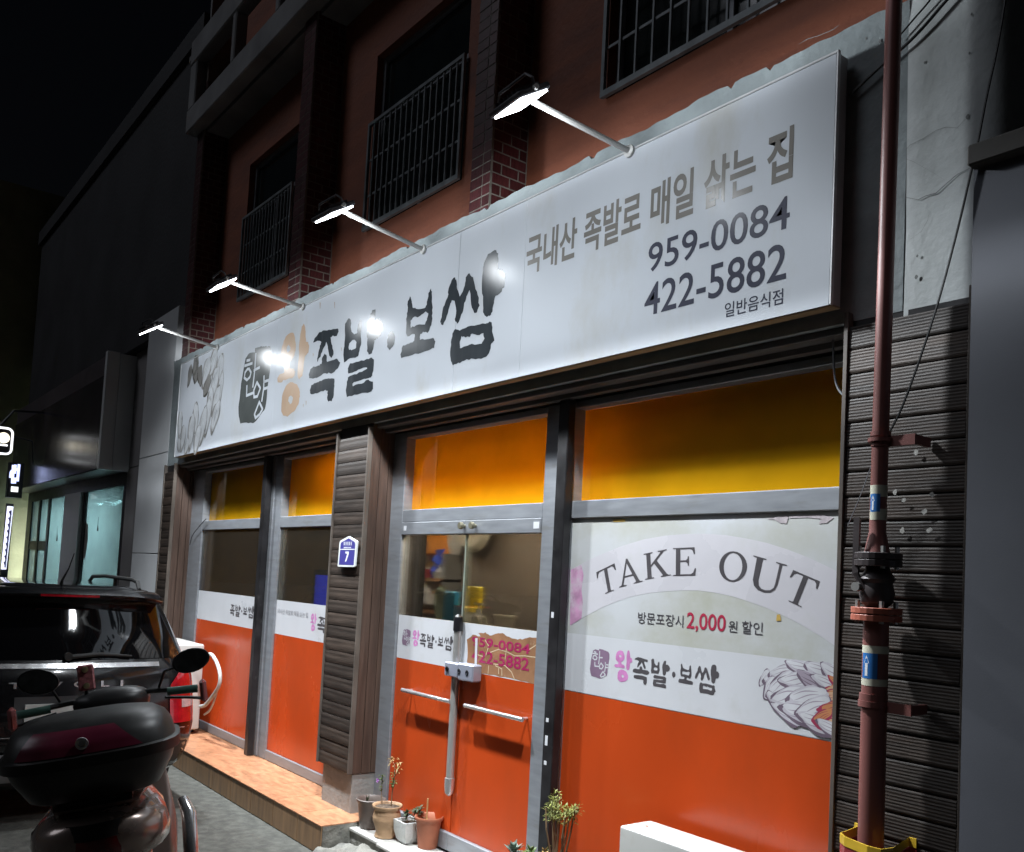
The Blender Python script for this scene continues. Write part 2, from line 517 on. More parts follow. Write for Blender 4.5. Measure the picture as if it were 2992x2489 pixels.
# upper windows and their grilles
M_UGLASS = mat('dark_upper_pane', (0.012, 0.016, 0.016), 0.08, var=0.2, spec=0.6)
M_GRILLE = mat('grille_steel', (0.22, 0.24, 0.25), 0.5, 0.3, var=0.3, scale=9)
for wi, (x0, x1, z0, z1) in enumerate(WIN):
    b = MB()
    w = 0.04
    for a in (z0, 5.42, z1-w):
        b.box(x0+w, x1-w, WY+0.06, WY+0.12, a, a+w)
    b.box(x0, x0+w, WY+0.06, WY+0.12, z0, z1)
    b.box(x1-w, x1, WY+0.06, WY+0.12, z0, z1)
    b.box((x0+x1)/2-w/2, (x0+x1)/2+w/2, WY+0.065, WY+0.115, z0+w, 5.42)
    wf = b.build('upper_window', M_ALU, bld, bevel=0.003)
    for px0, px1, pz0, pz1 in ((x0+w, (x0+x1)/2-w/2, z0+w, 5.42), ((x0+x1)/2+w/2, x1-w, z0+w, 5.42), (x0+w, x1-w, 5.46, z1-w)):
        p = MB()
        p.box(px0, px1, WY+0.085, WY+0.093, pz0, pz1)
        p.build('pane', M_UGLASS, wf)
    # grille over the lower part
    b = MB()
    gy = WY-0.03
    gz0, gz1 = 4.5-0.005, 5.375
    gx0, gx1 = x0-0.01, x1+0.01
    b.box(gx0, gx1, gy-0.012, gy+0.012, gz0, gz0+0.035)
    b.box(gx0, gx1, gy-0.012, gy+0.012, gz1-0.025, gz1)
    b.box(gx0, gx0+0.025, gy-0.011, gy+0.011, gz0+0.035, gz1-0.025)
    b.box(gx1-0.025, gx1, gy-0.011, gy+0.011, gz0+0.035, gz1-0.025)
    gr = b.build('window_grille', M_GRILLE, bld)
    nb = 16 if wi else 13
    bar = MB().box(-0.006, 0.006, -0.006, 0.006, gz0+0.035, gz1-0.025).mesh('bar', M_GRILLE)
    for k in range(1, nb):
        inst('bar', bar, gr, (gx0+0.012+(gx1-gx0-0.024)*k/nb, gy, 0))
    for zz in (4.78, 5.07):
        hb = MB().box(gx0+0.025, gx1-0.025, gy+0.006, gy+0.014, zz-0.008, zz+0.008)
        hb.build('cross_bar', M_GRILLE, gr)
# brick pilasters
brick_f = MB().box(-0.5, 0.5, -0.009, 0.009, -0.0285, 0.0285).mesh('brick', M_BRICK)
brick_s = MB().box(-0.009, 0.009, -0.5, 0.5, -0.0285, 0.0285).mesh('brick', M_BRICK)
CO = 0.067
for pi, (px0, px1, ztop) in enumerate(((-4.557, -4.357, 5.75), (-7.238, -7.018, 5.25), (-9.984, -9.794, 5.1))):
    b = MB()
    b.box(px0+0.002, px1+0.0025, -0.1525, WY+0.02, 3.9, 7.6)
    pl = b.build('pilaster', M_MORTAR, bld)
    wd = px1-px0
    n = int((ztop-3.98)/CO)
    upper = MB()
    for k in range(int((7.1-3.98)/CO)):
        z = 3.965+CO*(k+0.5)
        j = 0.01
        splits = [0.0, 0.62, 1.0] if k % 2 == 0 else [0.0, 0.62, 1.0]
        if k % 2:
            splits = [0.0, 0.62, 1.0]
        for a, c in zip(splits[:-1], splits[1:]):
            xa, xb = px0+wd*a+(j/2 if a else 0), px0+wd*c-(j/2 if c < 1 else 0)
            if k >= n:
                upper.box(xa, xb, -0.155, -0.137, z-0.0285, z+0.0285)
                continue
            inst('brick', brick_f, pl, ((xa+xb)/2, -0.146+random.uniform(-0.0015, 0.0015), z), (0, 0, random.uniform(-0.006, 0.006)), (xb-xa, 1, 1))
        dp = WY-0.01-(-0.137)
        splits = [0.0, 0.26, 0.78, 1.0] if k % 2 == 0 else [0.0, 0.52, 1.0]
        for a, c in zip(splits[:-1], splits[1:]):
            ya, yb = -0.137+dp*a+(j/2 if a else 0), -0.137+dp*c-(j/2 if c < 1 else 0)
            if k >= n:
                upper.box(px1-0.013, px1+0.005, ya, yb, z-0.0285, z+0.0285)
                continue
            inst('brick', brick_s, pl, (px1-0.004+random.uniform(-0.0015, 0.0015), (ya+yb)/2, z), (0, 0, 0), (1, yb-ya, 1))
    upper.build('upper_bricks', M_BRICK, pl, kind='stuff')
# parapet with openings, high on the left
b = MB()
b.box(X0-0.02, -1.40, -0.27, -0.13, 6.5, 6.76)
b.box(X0-0.02, -1.40, -0.27, -0.13, 7.27, 7.55)
for px in (-10.07, -8.80, -7.70, -6.5, -5.3):
    b.box(px, px+(0.2 if px < -10 else 0.09), -0.262, -0.138, 6.76, 7.27)
b.box(X0-0.25, X0-0.02, -0.22, -0.16, 7.42, 7.5)
b.build('parapet', M_CONC2, bld, bevel=0.012)
b = MB()
b.box(X0, -1.42, -0.12, 0.2, 6.48, 6.62)
b.build('eaves_slab', M_CONC2, bld)

# ================================================================ shop front pillars with board siding
def siding_mesh(w, h, nr=9, depth=0.02, amp=0.0012):
    m_ = MB()
    prof_ = []
    for i in range(nr+1):
        t = i/nr
        z = -h/2+h*t
        y = -depth-0.0015*(1-t)+(amp if i % 2 else -amp)
        if i == 0 or i == nr:
            y = -depth+0.0015
        prof_.append((y, z))
    rows_ = [[(-w/2, 0.0, -h/2), (w/2, 0.0, -h/2)]]+[[(-w/2, y, z), (w/2, y, z)] for y, z in prof_]+[[(-w/2, 0.0, h/2), (w/2, 0.0, h/2)]]
    m_.grid(rows_)
    for s_ in (-1, 1):
        k = 0 if s_ < 0 else 1
        ids = [tuple(r[k]) for r in rows_]
        m_.add(ids, [tuple(range(len(ids)))])
    return m_.mesh('siding_board', M_SIDE)
def pillar(name, x0, x1, z0, z1, base_mat, sides, boards_w, stp=0.0885, nr=5, amp=0.0004):
    b_ = MB()
    b_.box(x0+0.004, x1-0.022, FY+0.002, 0.3, z0, 2.83)
    p_ = b_.build(name, base_mat, bld)
    me = siding_mesh(x1-x0-0.03 if boards_w is None else boards_w, stp-0.0042, nr, 0.02, amp)
    k = 0
    z = z0+stp/2
    while z+stp/2 <= z1+0.001:
        inst('siding_board', me, p_, ((x0+x1)/2+random.uniform(-0.003, 0.003), FY+random.uniform(-0.003, 0.001), z),
             (random.uniform(-0.012, 0.012), random.uniform(-0.004, 0.004), 0), (1, 1, random.uniform(0.975, 1.0)))
        z += stp
        k += 1
    t_ = MB()
    t_.box(x0-0.006, x0+0.012, FY-0.03, FY+0.004, z0, z1+0.02)
    t_.build('edge_trim', M_TRIM, p_, bevel=0.002)
    t_ = MB()
    t_.box(x1-0.012, x1+0.004, FY-0.03, FY+0.004, z0, z1+0.02)
    t_.build('edge_trim', M_TRIM, p_, bevel=0.002)
    if sides:
        ys = [FY+0.006, -0.125, -0.055, 0.03]
        for ya, yb in zip(ys[:-1], ys[1:]):
            s_ = MB()
            s_.box(x1-0.022, x1-random.uniform(0, 0.002), ya, yb-0.004, z0, 2.83)
            s_.build('side_board', M_WOOD, p_, bevel=0.0015)
    return p_
cp = pillar('pillar', -5.995, -5.52, 0.45, 2.78, M_BLACK, True, None)
b = MB()
b.box(-5.965, -5.53, FY+0.012, 0.2, 0.0, 0.449)
M_BASE = mat('pillar_base', (0.27, 0.265, 0.25), 0.7, var=0.15, scale=4, bump=0.2, bscale=40, dirt=(0.38, 0.36, 0.34), dscale=5)
b.build('pillar_base', M_BASE, cp, bevel=0.004)
pillar('pillar', -10.04, -9.70, 0.19, 2.82, M_BLACK, True, None)
rp = pillar('pillar', -1.905, -1.44, 0.0, 2.84, M_BLACK, False, None, 0.0905, 15, 0.0005)
for k, (x, y) in enumerate(((1440, 1030), (1490, 1395), (1355, 1510), (1520, 1510), (1360, 1325), (1310, 1275), (1535, 1290))):
    x_, z_ = TP('F', x, y, FY-0.032)
    m_ = MB()
    m_.sheet([[(x_+0.011*math.cos(t)*random.uniform(0.5, 1.1), z_+0.011*math.sin(t)*random.uniform(0.5, 1.1)) for t in [i*math.pi/5 for i in range(10)]]], FY-0.0325)
    m_.build('torn_paper', M_SLAB, rp, fix=False)
# ================================================================ lintel under the sign
b = MB()
b.box(-9.71, -5.995, -0.17, 0.09, 2.80, 2.829)
b.box(-5.52, -1.91, -0.17, 0.09, 2.80, 2.829)
b.build('lintel', M_LINTEL, bld, bevel=0.003)
b = MB()
b.box(-9.71, -5.995, -0.10, -0.055, 2.775, 2.799)
b.box(-5.52, -1.91, -0.10, -0.055, 2.775, 2.799)
b.build('lintel_rail', M_LINTEL, bld)
b = MB()
b.box(-9.71, -5.995, -0.02, 0.085, 2.7755, 2.7995)
b.box(-5.52, -1.91, -0.02, 0.085, 2.7755, 2.7995)
b.build('head_filler', M_BLACK, bld)  # added to stop inside light leaking out above the frames

# ================================================================ shop windows and doors
T0, T1, T2, T3, T4, T5 = 0.19, 0.27, 1.245, 1.532, 2.147, 2.24
T6 = 2.775
def shop_window(name, x0, x1, zb, frame_l, frame_r, sillz):
    """aluminium frame with lower film, white strip, clear pane and yellow transom"""
    f = MB()
    f.box(x0, x0+frame_l, -0.02, 0.055, sillz, T6)
    f.box(x1-frame_r, x1, -0.02, 0.055, sillz, T6)
    a, c = x0+frame_l, x1-frame_r
    f.box(a, c, -0.017, 0.052, sillz, zb)
    f.box(a, c, -0.019, 0.052, T4, T5)
    f.box(a, c, -0.017, 0.052, T6-0.035, T6-0.001)
    fr_ = f.build(name, M_ALU, bld, bevel=0.004)
    def pane(nm, z0, z1, m_, y0=-0.002, y1=0.006):
        p_ = MB()
        p_.box(a+0.001, c-0.001, y0, y1, z0, z1)
        return p_.build(nm, m_, fr_)
    pane('pane', T5+0.001, T6-0.036, M_YFILM, 0.05, 0.053)
    pane('pane', T3+0.001, T4-0.001, M_GLASS)
    pane('film_strip', T2+0.001, T3, M_WHITE)
    pane('lower_panel', zb+0.001, T2, M_ORANGE)
    return fr_
win_a = shop_window('shop_window', -9.70, -7.60, T1, 0.36, 0.06, T0)
win_b = shop_window('shop_window', -7.54, -5.90, T1, 0.15, 0.08, T0)
b = MB()
b.box(-7.60, -7.54, -0.03, 0.05, T0, T6)
b.build('mullion', M_ALU, bld, bevel=0.003)
# ---- right window with the take out print: film is white all over
RX0, RX1 = -3.63, -1.93
f = MB()
f.box(RX0-0.06, RX0, -0.02, 0.055, 0.1, T6)
f.box(RX0, RX1, -0.019, 0.052, T4, T5)
f.box(RX0, RX1, -0.017, 0.052, T6-0.04, T6-0.001)
f.box(RX0, RX1, -0.017, 0.052, 0.1, 0.2)
win_c = f.build('shop_window', M_ALU, bld, bevel=0.004)
p = MB().box(RX0+0.001, RX1, 0.05, 0.053, T5+0.001, T6-0.041).build('pane', M_YFILM, win_c)
M_PALE = mat('pale_aged_film', (0.56, 0.57, 0.56), 0.22, var=0.06, scale=2, stretch=(0.8, 1, 1), dirt=(0.42, 0.42, 0.33), dscale=1.7, dp=(0.42, 0.72), c2=(0.62, 0.64, 0.68))
p = MB().box(RX0+0.001, RX1, -0.004, 0.006, T2+0.001, T4-0.001).build('pane', M_PALE, win_c)
p = MB().box(RX0+0.001, RX1, -0.004, 0.006, 0.201, T2).build('lower_panel', M_ORANGE, win_c)
def Z8(x, y, Y=-0.003):
    return FP(1640+x/2.4952, 1480+y/2.4952, Y)
outer = [Z8(*q) for q in ((72, 458), (180, 400), (300, 345), (450, 285), (600, 240), (750, 213), (900, 200), (1050, 198), (1200, 208), (1350, 232), (1500, 265), (1650, 312), (1800, 370), (1950, 440), (2100, 515))]
inner = [Z8(*q) for q in ((66, 870), (180, 798), (300, 735), (400, 695), (500, 660), (630, 632), (760, 618), (880, 611), (1000, 612), (1120, 628), (1250, 655), (1370, 693), (1500, 740), (1620, 795), (1750, 860), (1900, 950), (2090, 1075))]
M_ARC = mat('arc_film', (0.6, 0.585, 0.62), 0.28, var=0.06, scale=3, dirt=(0.55, 0.55, 0.55), dscale=3)
MB().sheet([outer+inner[::-1]], -0.0045).build('arch_print', M_ARC, win_c, fix=False)
M_PINK = mat('faded_pink_print', (0.62, 0.33, 0.52), 0.35, var=0.3, scale=14, dirt=(0.66, 0.52, 0.62), dscale=12, dp=(0.45, 0.6))
MB().sheet([[Z8(*q) for q in ((72, 460), (150, 425), (165, 500), (150, 600), (160, 700), (150, 815), (66, 866))]], -0.005).build('pink_print', M_PINK, win_c, fix=False)
MB().sheet([[(RX0+0.002, T2+0.004), (RX1, T2+0.004), (RX1, 1.545), (RX0+0.002, 1.545)]], -0.005).build('band_print', M_WHITE, win_c, fix=False)
# TAKE OUT, serif letters drawn in a unit box and fitted to the arch
SER = {
 'T': [[(0.02, 1), (0.98, 1), (1.0, 0.74), (0.95, 0.74), (0.9, 0.88), (0.82, 0.945), (0.585, 0.945), (0.585, 0.06), (0.62, 0.035), (0.73, 0.03), (0.73, 0), (0.27, 0), (0.27, 0.03), (0.38, 0.035), (0.415, 0.06), (0.415, 0.945), (0.18, 0.945), (0.1, 0.88), (0.05, 0.74), (0, 0.74)]],
 'A': [[(0.47, 1), (0.54, 1), (0.88, 0.07), (0.92, 0.035), (1, 0.03), (1, 0), (0.63, 0), (0.63, 0.03), (0.72, 0.04), (0.735, 0.08), (0.655, 0.31), (0.285, 0.31), (0.205, 0.09), (0.22, 0.04), (0.32, 0.03), (0.32, 0), (0, 0), (0, 0.03), (0.08, 0.04), (0.125, 0.09)], [(0.475, 0.83), (0.305, 0.365), (0.635, 0.365)]],
 'K': [[(0, 1), (0.36, 1), (0.36, 0.97), (0.27, 0.96), (0.265, 0.52), (0.66, 0.92), (0.66, 0.96), (0.57, 0.97), (0.57, 1), (0.92, 1), (0.92, 0.97), (0.8, 0.95), (0.5, 0.65), (0.86, 0.08), (0.91, 0.035), (1, 0.03), (1, 0), (0.62, 0), (0.62, 0.03), (0.69, 0.04), (0.69, 0.08), (0.395, 0.555), (0.265, 0.43), (0.27, 0.04), (0.36, 0.03), (0.36, 0), (0, 0), (0, 0.03), (0.1, 0.04), (0.105, 0.96), (0, 0.97)]],
 'E': [[(0, 1), (0.94, 1), (0.96, 0.76), (0.91, 0.76), (0.85, 0.9), (0.76, 0.945), (0.32, 0.945), (0.32, 0.55), (0.56, 0.55), (0.63, 0.6), (0.65, 0.69), (0.7, 0.69), (0.7, 0.36), (0.65, 0.36), (0.63, 0.45), (0.56, 0.495), (0.32, 0.495), (0.32, 0.055), (0.78, 0.055), (0.88, 0.11), (0.95, 0.26), (1, 0.26), (0.97, 0), (0, 0), (0, 0.03), (0.12, 0.04), (0.125, 0.96), (0, 0.97)]],
 'O': [[(0.5+0.5*math.cos(t), 0.5+0.5*math.sin(t)) for t in [2*math.pi*i/28 for i in range(28)]], [(0.5+0.335*math.cos(t), 0.5+0.445*math.sin(t)) for t in [2*math.pi*i/28 for i in range(28)]]],
 'U': [[(0, 1), (0.4, 1), (0.4, 0.97), (0.3, 0.96), (0.29, 0.3), (0.33, 0.15), (0.43, 0.07), (0.56, 0.06), (0.7, 0.1), (0.785, 0.2), (0.8, 0.34), (0.795, 0.95), (0.69, 0.97), (0.69, 1), (1, 1), (1, 0.97), (0.88, 0.95), (0.875, 0.32), (0.83, 0.14), (0.72, 0.03), (0.54, -0.02), (0.34, 0.0), (0.19, 0.1), (0.12, 0.27), (0.11, 0.95), (0, 0.97)]]}
M_GREYINK = mat('grey_print', (0.085, 0.078, 0.085), 0.35, var=0.15, scale=6)
for ch, q in (('T', ((255, 480), (394, 412), (424, 596), (288, 650))), ('A', ((398, 402), (560, 358), (596, 545), (426, 590))), ('K', ((603, 345), (786, 308), (802, 500), (614, 533))),
              ('E', ((818, 303), (985, 296), (985, 503), (818, 506))), ('O', ((1158, 322), (1362, 330), (1352, 552), (1150, 545))), ('U', ((1405, 355), (1648, 425), (1592, 652), (1360, 588))),
              ('T', ((1690, 460), (1892, 546), (1808, 760), (1606, 664)))):
    tl, tr, br, bl = [Z8(x_, y_) for x_, y_ in q]
    def mp_(u, v):
        return tuple(bl[i]*(1-u)*(1-v)+br[i]*u*(1-v)+tl[i]*(1-u)*v+tr[i]*u*v for i in (0, 1))
    MB().sheet([[mp_(u, v) for u, v in poly] for poly in SER[ch]], -0.0055).build('lettering', M_GREYINK, win_c, fix=False)
M_DINK = mat('dark_print', (0.07, 0.065, 0.075), 0.4, var=0.1)
M_RINK = mat('red_print', (0.42, 0.03, 0.07), 0.4, var=0.1)
def ztext(s, l, r_, top, bot, m_, parent, Y, conv, bold=0.0):
    x0_, x1_ = conv(*l)[0], conv(*r_)[0]
    text(s, x0_, x1_, conv(*bot)[1], conv(*top)[1], Y, m_, parent, bold)
ztext('방문포장시', (562, 820), (893, 850), (580, 768), (586, 853), M_DINK, win_c, -0.0055, Z8, 0.006)
ztext('2,000', (918, 830), (1202, 850), (940, 770), (980, 912), M_RINK, win_c, -0.0055, Z8, 0.012)
ztext('원', (1222, 870), (1287, 880), (1250, 832), (1254, 917), M_DINK, win_c, -0.0055, Z8, 0.004)
ztext('할인', (1320, 880), (1472, 890), (1395, 838), (1400, 932), M_DINK, win_c, -0.0055, Z8, 0.004)
M_TAPE = mat('yellow_tape', (0.6, 0.4, 0.1), 0.5)
for q in (((380, 95), (470, 92), (468, 108), (384, 112)), ((1575, 788), (1598, 785), (1606, 832), (1570, 834))):
    MB().sheet([[Z8(*k) for k in q]], -0.006).build('tape_scrap', M_TAPE, win_c, fix=False)
M_WORN = mat('worn_patch', (0.45, 0.4, 0.42), 0.6, var=0.3, scale=30)
for q in (((1500, 90), (1560, 80), (1640, 62), (1660, 80), (1645, 125), (1600, 120), (1560, 95), (1510, 92)), ((1660, 72), (1800, 62), (1890, 60), (1990, 80), (1940, 120), (1880, 125), (1900, 90), (1800, 80), (1670, 84))):
    MB().sheet([[Z8(*k) for k in q]], -0.006).build('worn_patch', M_WORN, win_c, fix=False)

# ---- narrow side light and the double door
b = MB()
b.box(-5.53, -5.36, -0.02, 0.055, 0.1, T6)
b.box(-3.868, -3.76, -0.02, 0.055, 0.1, T6)
b.box(-5.36, -3.868, -0.019, 0.053, T4+0.0085, T5)
b.box(-5.36, -3.868, -0.017, 0.052, T6-0.04, T6-0.001)
b.box(-3.76, -3.69, -0.018, 0.053, T4, T5)
b.box(-5.36, -3.868, -0.03, 0.05, 0.09, 0.15)
dfr = b.build('door_frame', M_ALU, bld, bevel=0.004)
MB().box(-5.359, -3.869, 0.05, 0.053, T5+0.001, T6-0.041).build('pane', M_YFILM, dfr)
MB().box(-3.759, -3.691, 0.05, 0.053, T5+0.001, T6-0.03).build('pane', M_YFILM, dfr)
MB().box(-3.759, -3.691, -0.002, 0.006, T3, T4-0.001).build('pane', M_GLASS, dfr)
MB().box(-3.759, -3.691, -0.002, 0.006, T2, T3+0.25).build('film_strip', M_WHITE, dfr)
MB().box(-3.759, -3.691, -0.002, 0.006, 0.1, T2-0.001).build('lower_panel', M_ORANGE, dfr)
M_CHROME = mat('chrome', (0.75, 0.75, 0.76), 0.2, 0.75, var=0.05, scale=20)
M_STEEL = mat('brushed_steel', (0.5, 0.49, 0.47), 0.34, 0.55, var=0.15, scale=20, stretch=(1, 1, 0.1))
doors = []
for di, (dx0, dx1) in enumerate(((-5.357, -4.611), (-4.607, -3.871))):
    f = MB()
    f.box(dx0, dx1, -0.026, 0.03, 0.165, 0.268)
    d = f.build('door', M_ALU, bld, bevel=0.004)
    doors.append(d)
    MB().box(dx0, dx1, -0.026, 0.03, 2.071, 2.155).build('top_rail', M_ALU, d, bevel=0.004)
    ex_ = dx1-0.003 if di == 0 else dx0
    MB().box(ex_, ex_+0.003, -0.005, 0.009, T3+0.001, 2.07).build('glass_edge', mat('glass_edge', (0.4, 0.46, 0.42), 0.2), d)
    MB().box(dx0+0.004, dx1-0.004, -0.003, 0.007, T3+0.001, 2.07).build('pane', M_DGLASS, d)
    MB().box(dx0+0.004, dx1-0.004, -0.004, 0.008, T2+0.001, T3).build('film_strip', M_WHITE, d)
    MB().box(dx0+0.004, dx1-0.004, -0.004, 0.008, 0.269, T2).build('lower_panel', M_ORANGE, d)
    hz = (1174, 2017, 1312, 2048) if di == 0 else (1357, 2063, 1525, 2101)
    xa, za = FP(hz[0], hz[1], -0.065)
    xb, zb = FP(hz[2], hz[3], -0.065)
    zc = (za+zb)/2
    h = MB()
    h.tube([(xa+0.03, -0.002, zc), (xa+0.03, -0.05, zc)], 0.008, 8)
    h.tube([(xb-0.03, -0.002, zc), (xb-0.03, -0.05, zc)], 0.008, 8)
    h.tube([(xa, -0.06, zc), (xa+0.01, -0.062, zc), (xb-0.01, -0.062, zc), (xb, -0.06, zc)], 0.0135, 12)
    h.build('handle', M_CHROME, d, smooth=True)
    kx = FP(1349, 1530, -0.05)[0] if di == 0 else FP(1381, 1530, -0.05)[0]
    k = MB()
    k.lathe([(0.011, 0.0), (0.011, -0.018), (0.021, -0.02), (0.023, -0.034), (0.019, -0.042)], (kx, -0.026, 2.12), 14, 'Y')
    k.build('stop_knob', mat('old_brass', (0.3, 0.28, 0.2), 0.4, 0.6), d, smooth=True)
for (sx, sz, sw, sh, dd) in ((-5.305, 2.115, 0.03, 0.032, 0), (-3.905, 2.115, 0.05, 0.038, 1)):
    MB().box(sx-sw/2, sx+sw/2, -0.0278, -0.0262, sz-sh/2, sz+sh/2).build('paper_tag', M_WHITE, doors[dd])
# long lock bar on the meeting edge
lk = thing('lock_bar', 'long steel locking tube down the meeting edge of the orange double door', 'door lock', (-4.61, -0.02, 0.5))
x_, zt = FP(1352, 1835, -0.03)
x_, zb_ = FP(1322, 2300, -0.03)
t = MB()
t.tube([(-4.6, -0.034, zb_), (-4.6, -0.034, zt)], 0.024, 12)
t.build('tube', M_STEEL, lk, smooth=True)
t = MB()
t.lathe([(0.03, 0.0), (0.03, 0.05), (0.026, 0.085), (0.012, 0.1)], (-4.6, -0.034, zt-0.02), 14)
t.build('end_cap', mat('black_plastic', (0.012, 0.012, 0.014), 0.3), lk, smooth=True)
t = MB()
t.lathe([(0.012, -0.055), (0.026, -0.04), (0.031, 0.0), (0.031, 0.05)], (-4.6, -0.034, zb_), 14)
t.build('end_cap', M_CHROME, lk, smooth=True)
lb = thing('door_lock', 'grey bolt lock box across the double door with key holes', 'door lock', (-4.6, -0.06, 1.2))
(lx0, lz0), (lx1, lz1) = FP(1303, 1975, -0.07), FP(1390, 1945, -0.07)
M_LOCK = mat('lock_grey', (0.36, 0.38, 0.46), 0.35, 0.4, var=0.1)
zc = (lz0+lz1)/2
t = MB()
t.box(lx0, lx0+(lx1-lx0)*0.47, -0.085, -0.02, zc-0.042, zc+0.042)
t.build('bolt_box', M_LOCK, lb, bevel=0.006)
t = MB()
t.box(lx0+(lx1-lx0)*0.49, lx1, -0.09, -0.02, zc-0.05, zc+0.05)
t.build('lock_box', M_LOCK, lb, bevel=0.008)
for fx in (0.12, 0.55, 0.82):
    t = MB()
    t.lathe([(0.016, 0), (0.016, -0.006), (0.011, -0.008), (0.01, -0.002)], (lx0+(lx1-lx0)*fx, -0.087, zc), 12, 'Y')
    t.build('key_hole', M_BLACK, lb, smooth=True)
# dark square posts in front of the frames
def post(x0, x1, y0, y1, z0, z1, lab):
    p_ = MB()
    p_.box(x0, x1, y0, y1, z0, z1)
    o = p_.build('steel_post', M_BLACK, bevel=0.004)
    tag(o, lab, 'post', 'steel posts in front of the shop windows')
    return o
po = post(-3.685, -3.605, -0.09, -0.04, 0.0, 2.774, 'dark steel post between the orange door and the take out window')
post(-7.65, -7.575, -0.095, -0.04, 0.19, 2.774, 'dark steel post on the tiled step before the left windows')
for zz, hh in ((1.62, 0.03), (0.96, 0.05), (0.86, 0.02), (1.08, 0.02)):
    MB().box(-3.665, -3.645, -0.0915, -0.0902, zz, zz+hh).build('paper_scrap', M_WHITE, po)
# ================================================================ the long shop sign
SY = -0.29
SX0, SX1, SZ0, SZ1 = -9.52, -1.93, 2.88, 3.85
sign = thing('shop_sign', 'long white illuminated shop sign board with large dark Korean brush letters', 'sign', ((SX0+SX1)/2, SY, SZ0))
M_SIGN = mat('sign_face', (0.5, 0.528, 0.568), 0.22, var=0.045, scale=1.2, stretch=(1.0, 1, 0.5), dirt=(0.41, 0.395, 0.345), dscale=1.3, dp=(0.56, 0.82), rvar=0.03, spec=0.008)
M_SIGNBOX = mat('sign_box_metal', (0.33, 0.33, 0.33), 0.5, 0.2, var=0.15, scale=3)
M_SIGNBOT = mat('sign_underside', (0.36, 0.25, 0.13), 0.6, var=0.3, scale=5, stretch=(0.3, 3, 3), dirt=(0.16, 0.12, 0.08), dscale=3)
b = MB()
b.box(SX0+0.004, SX1-0.002, SY+0.006, FY-0.026, SZ0+0.006, SZ1-0.006)
sbox = b.build('sign_box', M_SIGNBOX, sign)
b = MB()
b.box(SX0, SX1, SY+0.007, FY-0.028, SZ0-0.002, SZ0+0.005)
b.build('underside', M_SIGNBOT, sign)
b = MB()
b.box(SX0-0.004, SX1+0.004, SY-0.004, SY+0.012, SZ1-0.006, SZ1+0.004)
b.box(SX1-0.004, SX1+0.005, SY-0.005, SY+0.012, SZ0, SZ1-0.006)
b.box(SX0-0.005, SX0+0.004, SY-0.005, SY+0.012, SZ0, SZ1-0.006)
b.build('edge_trim', mat('sign_trim', (0.6, 0.61, 0.62), 0.35, 0.3), sign, bevel=0.002)
seams = [SX0+0.005, -7.05, -4.424, -3.791, SX1-0.005]
panels = []
for a, c in zip(seams[:-1], seams[1:]):
    p = MB()
    p.box(a, c-0.003, SY, SY+0.005, SZ0+0.001, SZ1-0.007)
    panels.append(p.build('sign_panel', M_SIGN, sign, bevel=0.0008))
b = MB()
for k in range(11):
    x = SX0+0.3+(SX1-SX0-0.6)*k/10
    b.box(x-0.02, x+0.02, FY-0.027, FY-0.001, SZ0+0.05, SZ1-0.05)
b.build('bracket', M_LINTEL, sign)
DY = SY-0.0008
def pz(o, sc, pts):
    return [FP(o[0]+x/sc, o[1]+y/sc, DY) for x, y in pts]
def rough(poly, a=0.004, n=3):
    """brush edge: subdivide and shake"""
    out = []
    for i, p in enumerate(poly):
        q = poly[(i+1) % len(poly)]
        for k in range(n):
            t = k/n
            out.append((p[0]+(q[0]-p[0])*t+random.uniform(-a, a)*(k > 0), p[1]+(q[1]-p[1])*t+random.uniform(-a, a)*(k > 0)))
    return out
ZO2, ZS2 = (790, 880), 4.8526
ZO3, ZS3 = (1120, 700), 4.479
ZO1, ZS1 = (500, 960), 4.597
GL = {}
def gl(key, o, s, *polys):
    GL.setdefault(key, []).append([pz(o, s, p) for p in polys])
gl('wang', ZO2, ZS2, [(330, 450), (350, 520), (362, 610), (358, 700), (330, 790), (300, 840), (270, 870), (275, 950), (330, 955), (352, 990), (345, 1060), (310, 1095), (240, 1105), (190, 1115), (160, 1150), (105, 1150), (100, 1090), (130, 1040), (195, 1010), (200, 930), (165, 905), (143, 850), (145, 760), (165, 640), (190, 560), (230, 490), (280, 450)],
   [(255, 615), (285, 650), (280, 700), (240, 725), (228, 690), (235, 645)])
gl('wang', ZO2, ZS2, [(475, 315), (495, 370), (500, 470), (505, 575), (540, 580), (550, 650), (540, 730), (495, 775), (485, 830), (470, 950), (455, 1060), (410, 1110), (385, 1050), (390, 930), (405, 780), (405, 640), (425, 470), (445, 360)])
gl('wang', ZO2, ZS2, [(315, 1145), (380, 1180), (415, 1270), (420, 1350), (400, 1460), (340, 1560), (240, 1640), (180, 1620), (155, 1560), (158, 1450), (175, 1310), (220, 1200), (270, 1155)],
   [(290, 1335), (322, 1370), (310, 1430), (280, 1462), (255, 1420), (262, 1360)])
gl('jok', ZO2, ZS2, [(955, 385), (968, 430), (940, 495), (895, 490), (855, 510), (870, 610), (895, 700), (890, 770), (862, 805), (830, 740), (815, 640), (795, 575), (770, 640), (735, 720), (700, 800), (665, 860), (668, 800), (690, 690), (715, 610), (720, 575), (665, 560), (605, 585), (640, 510), (700, 435), (770, 412), (860, 405)])
gl('jok', ZO2, ZS2, [(770, 740), (800, 775), (805, 860), (880, 835), (945, 812), (990, 865), (960, 950), (910, 1000), (850, 1022), (780, 1020), (700, 1065), (640, 1085), (550, 1090), (545, 1050), (565, 970), (610, 925), (680, 910), (725, 890), (735, 800)])
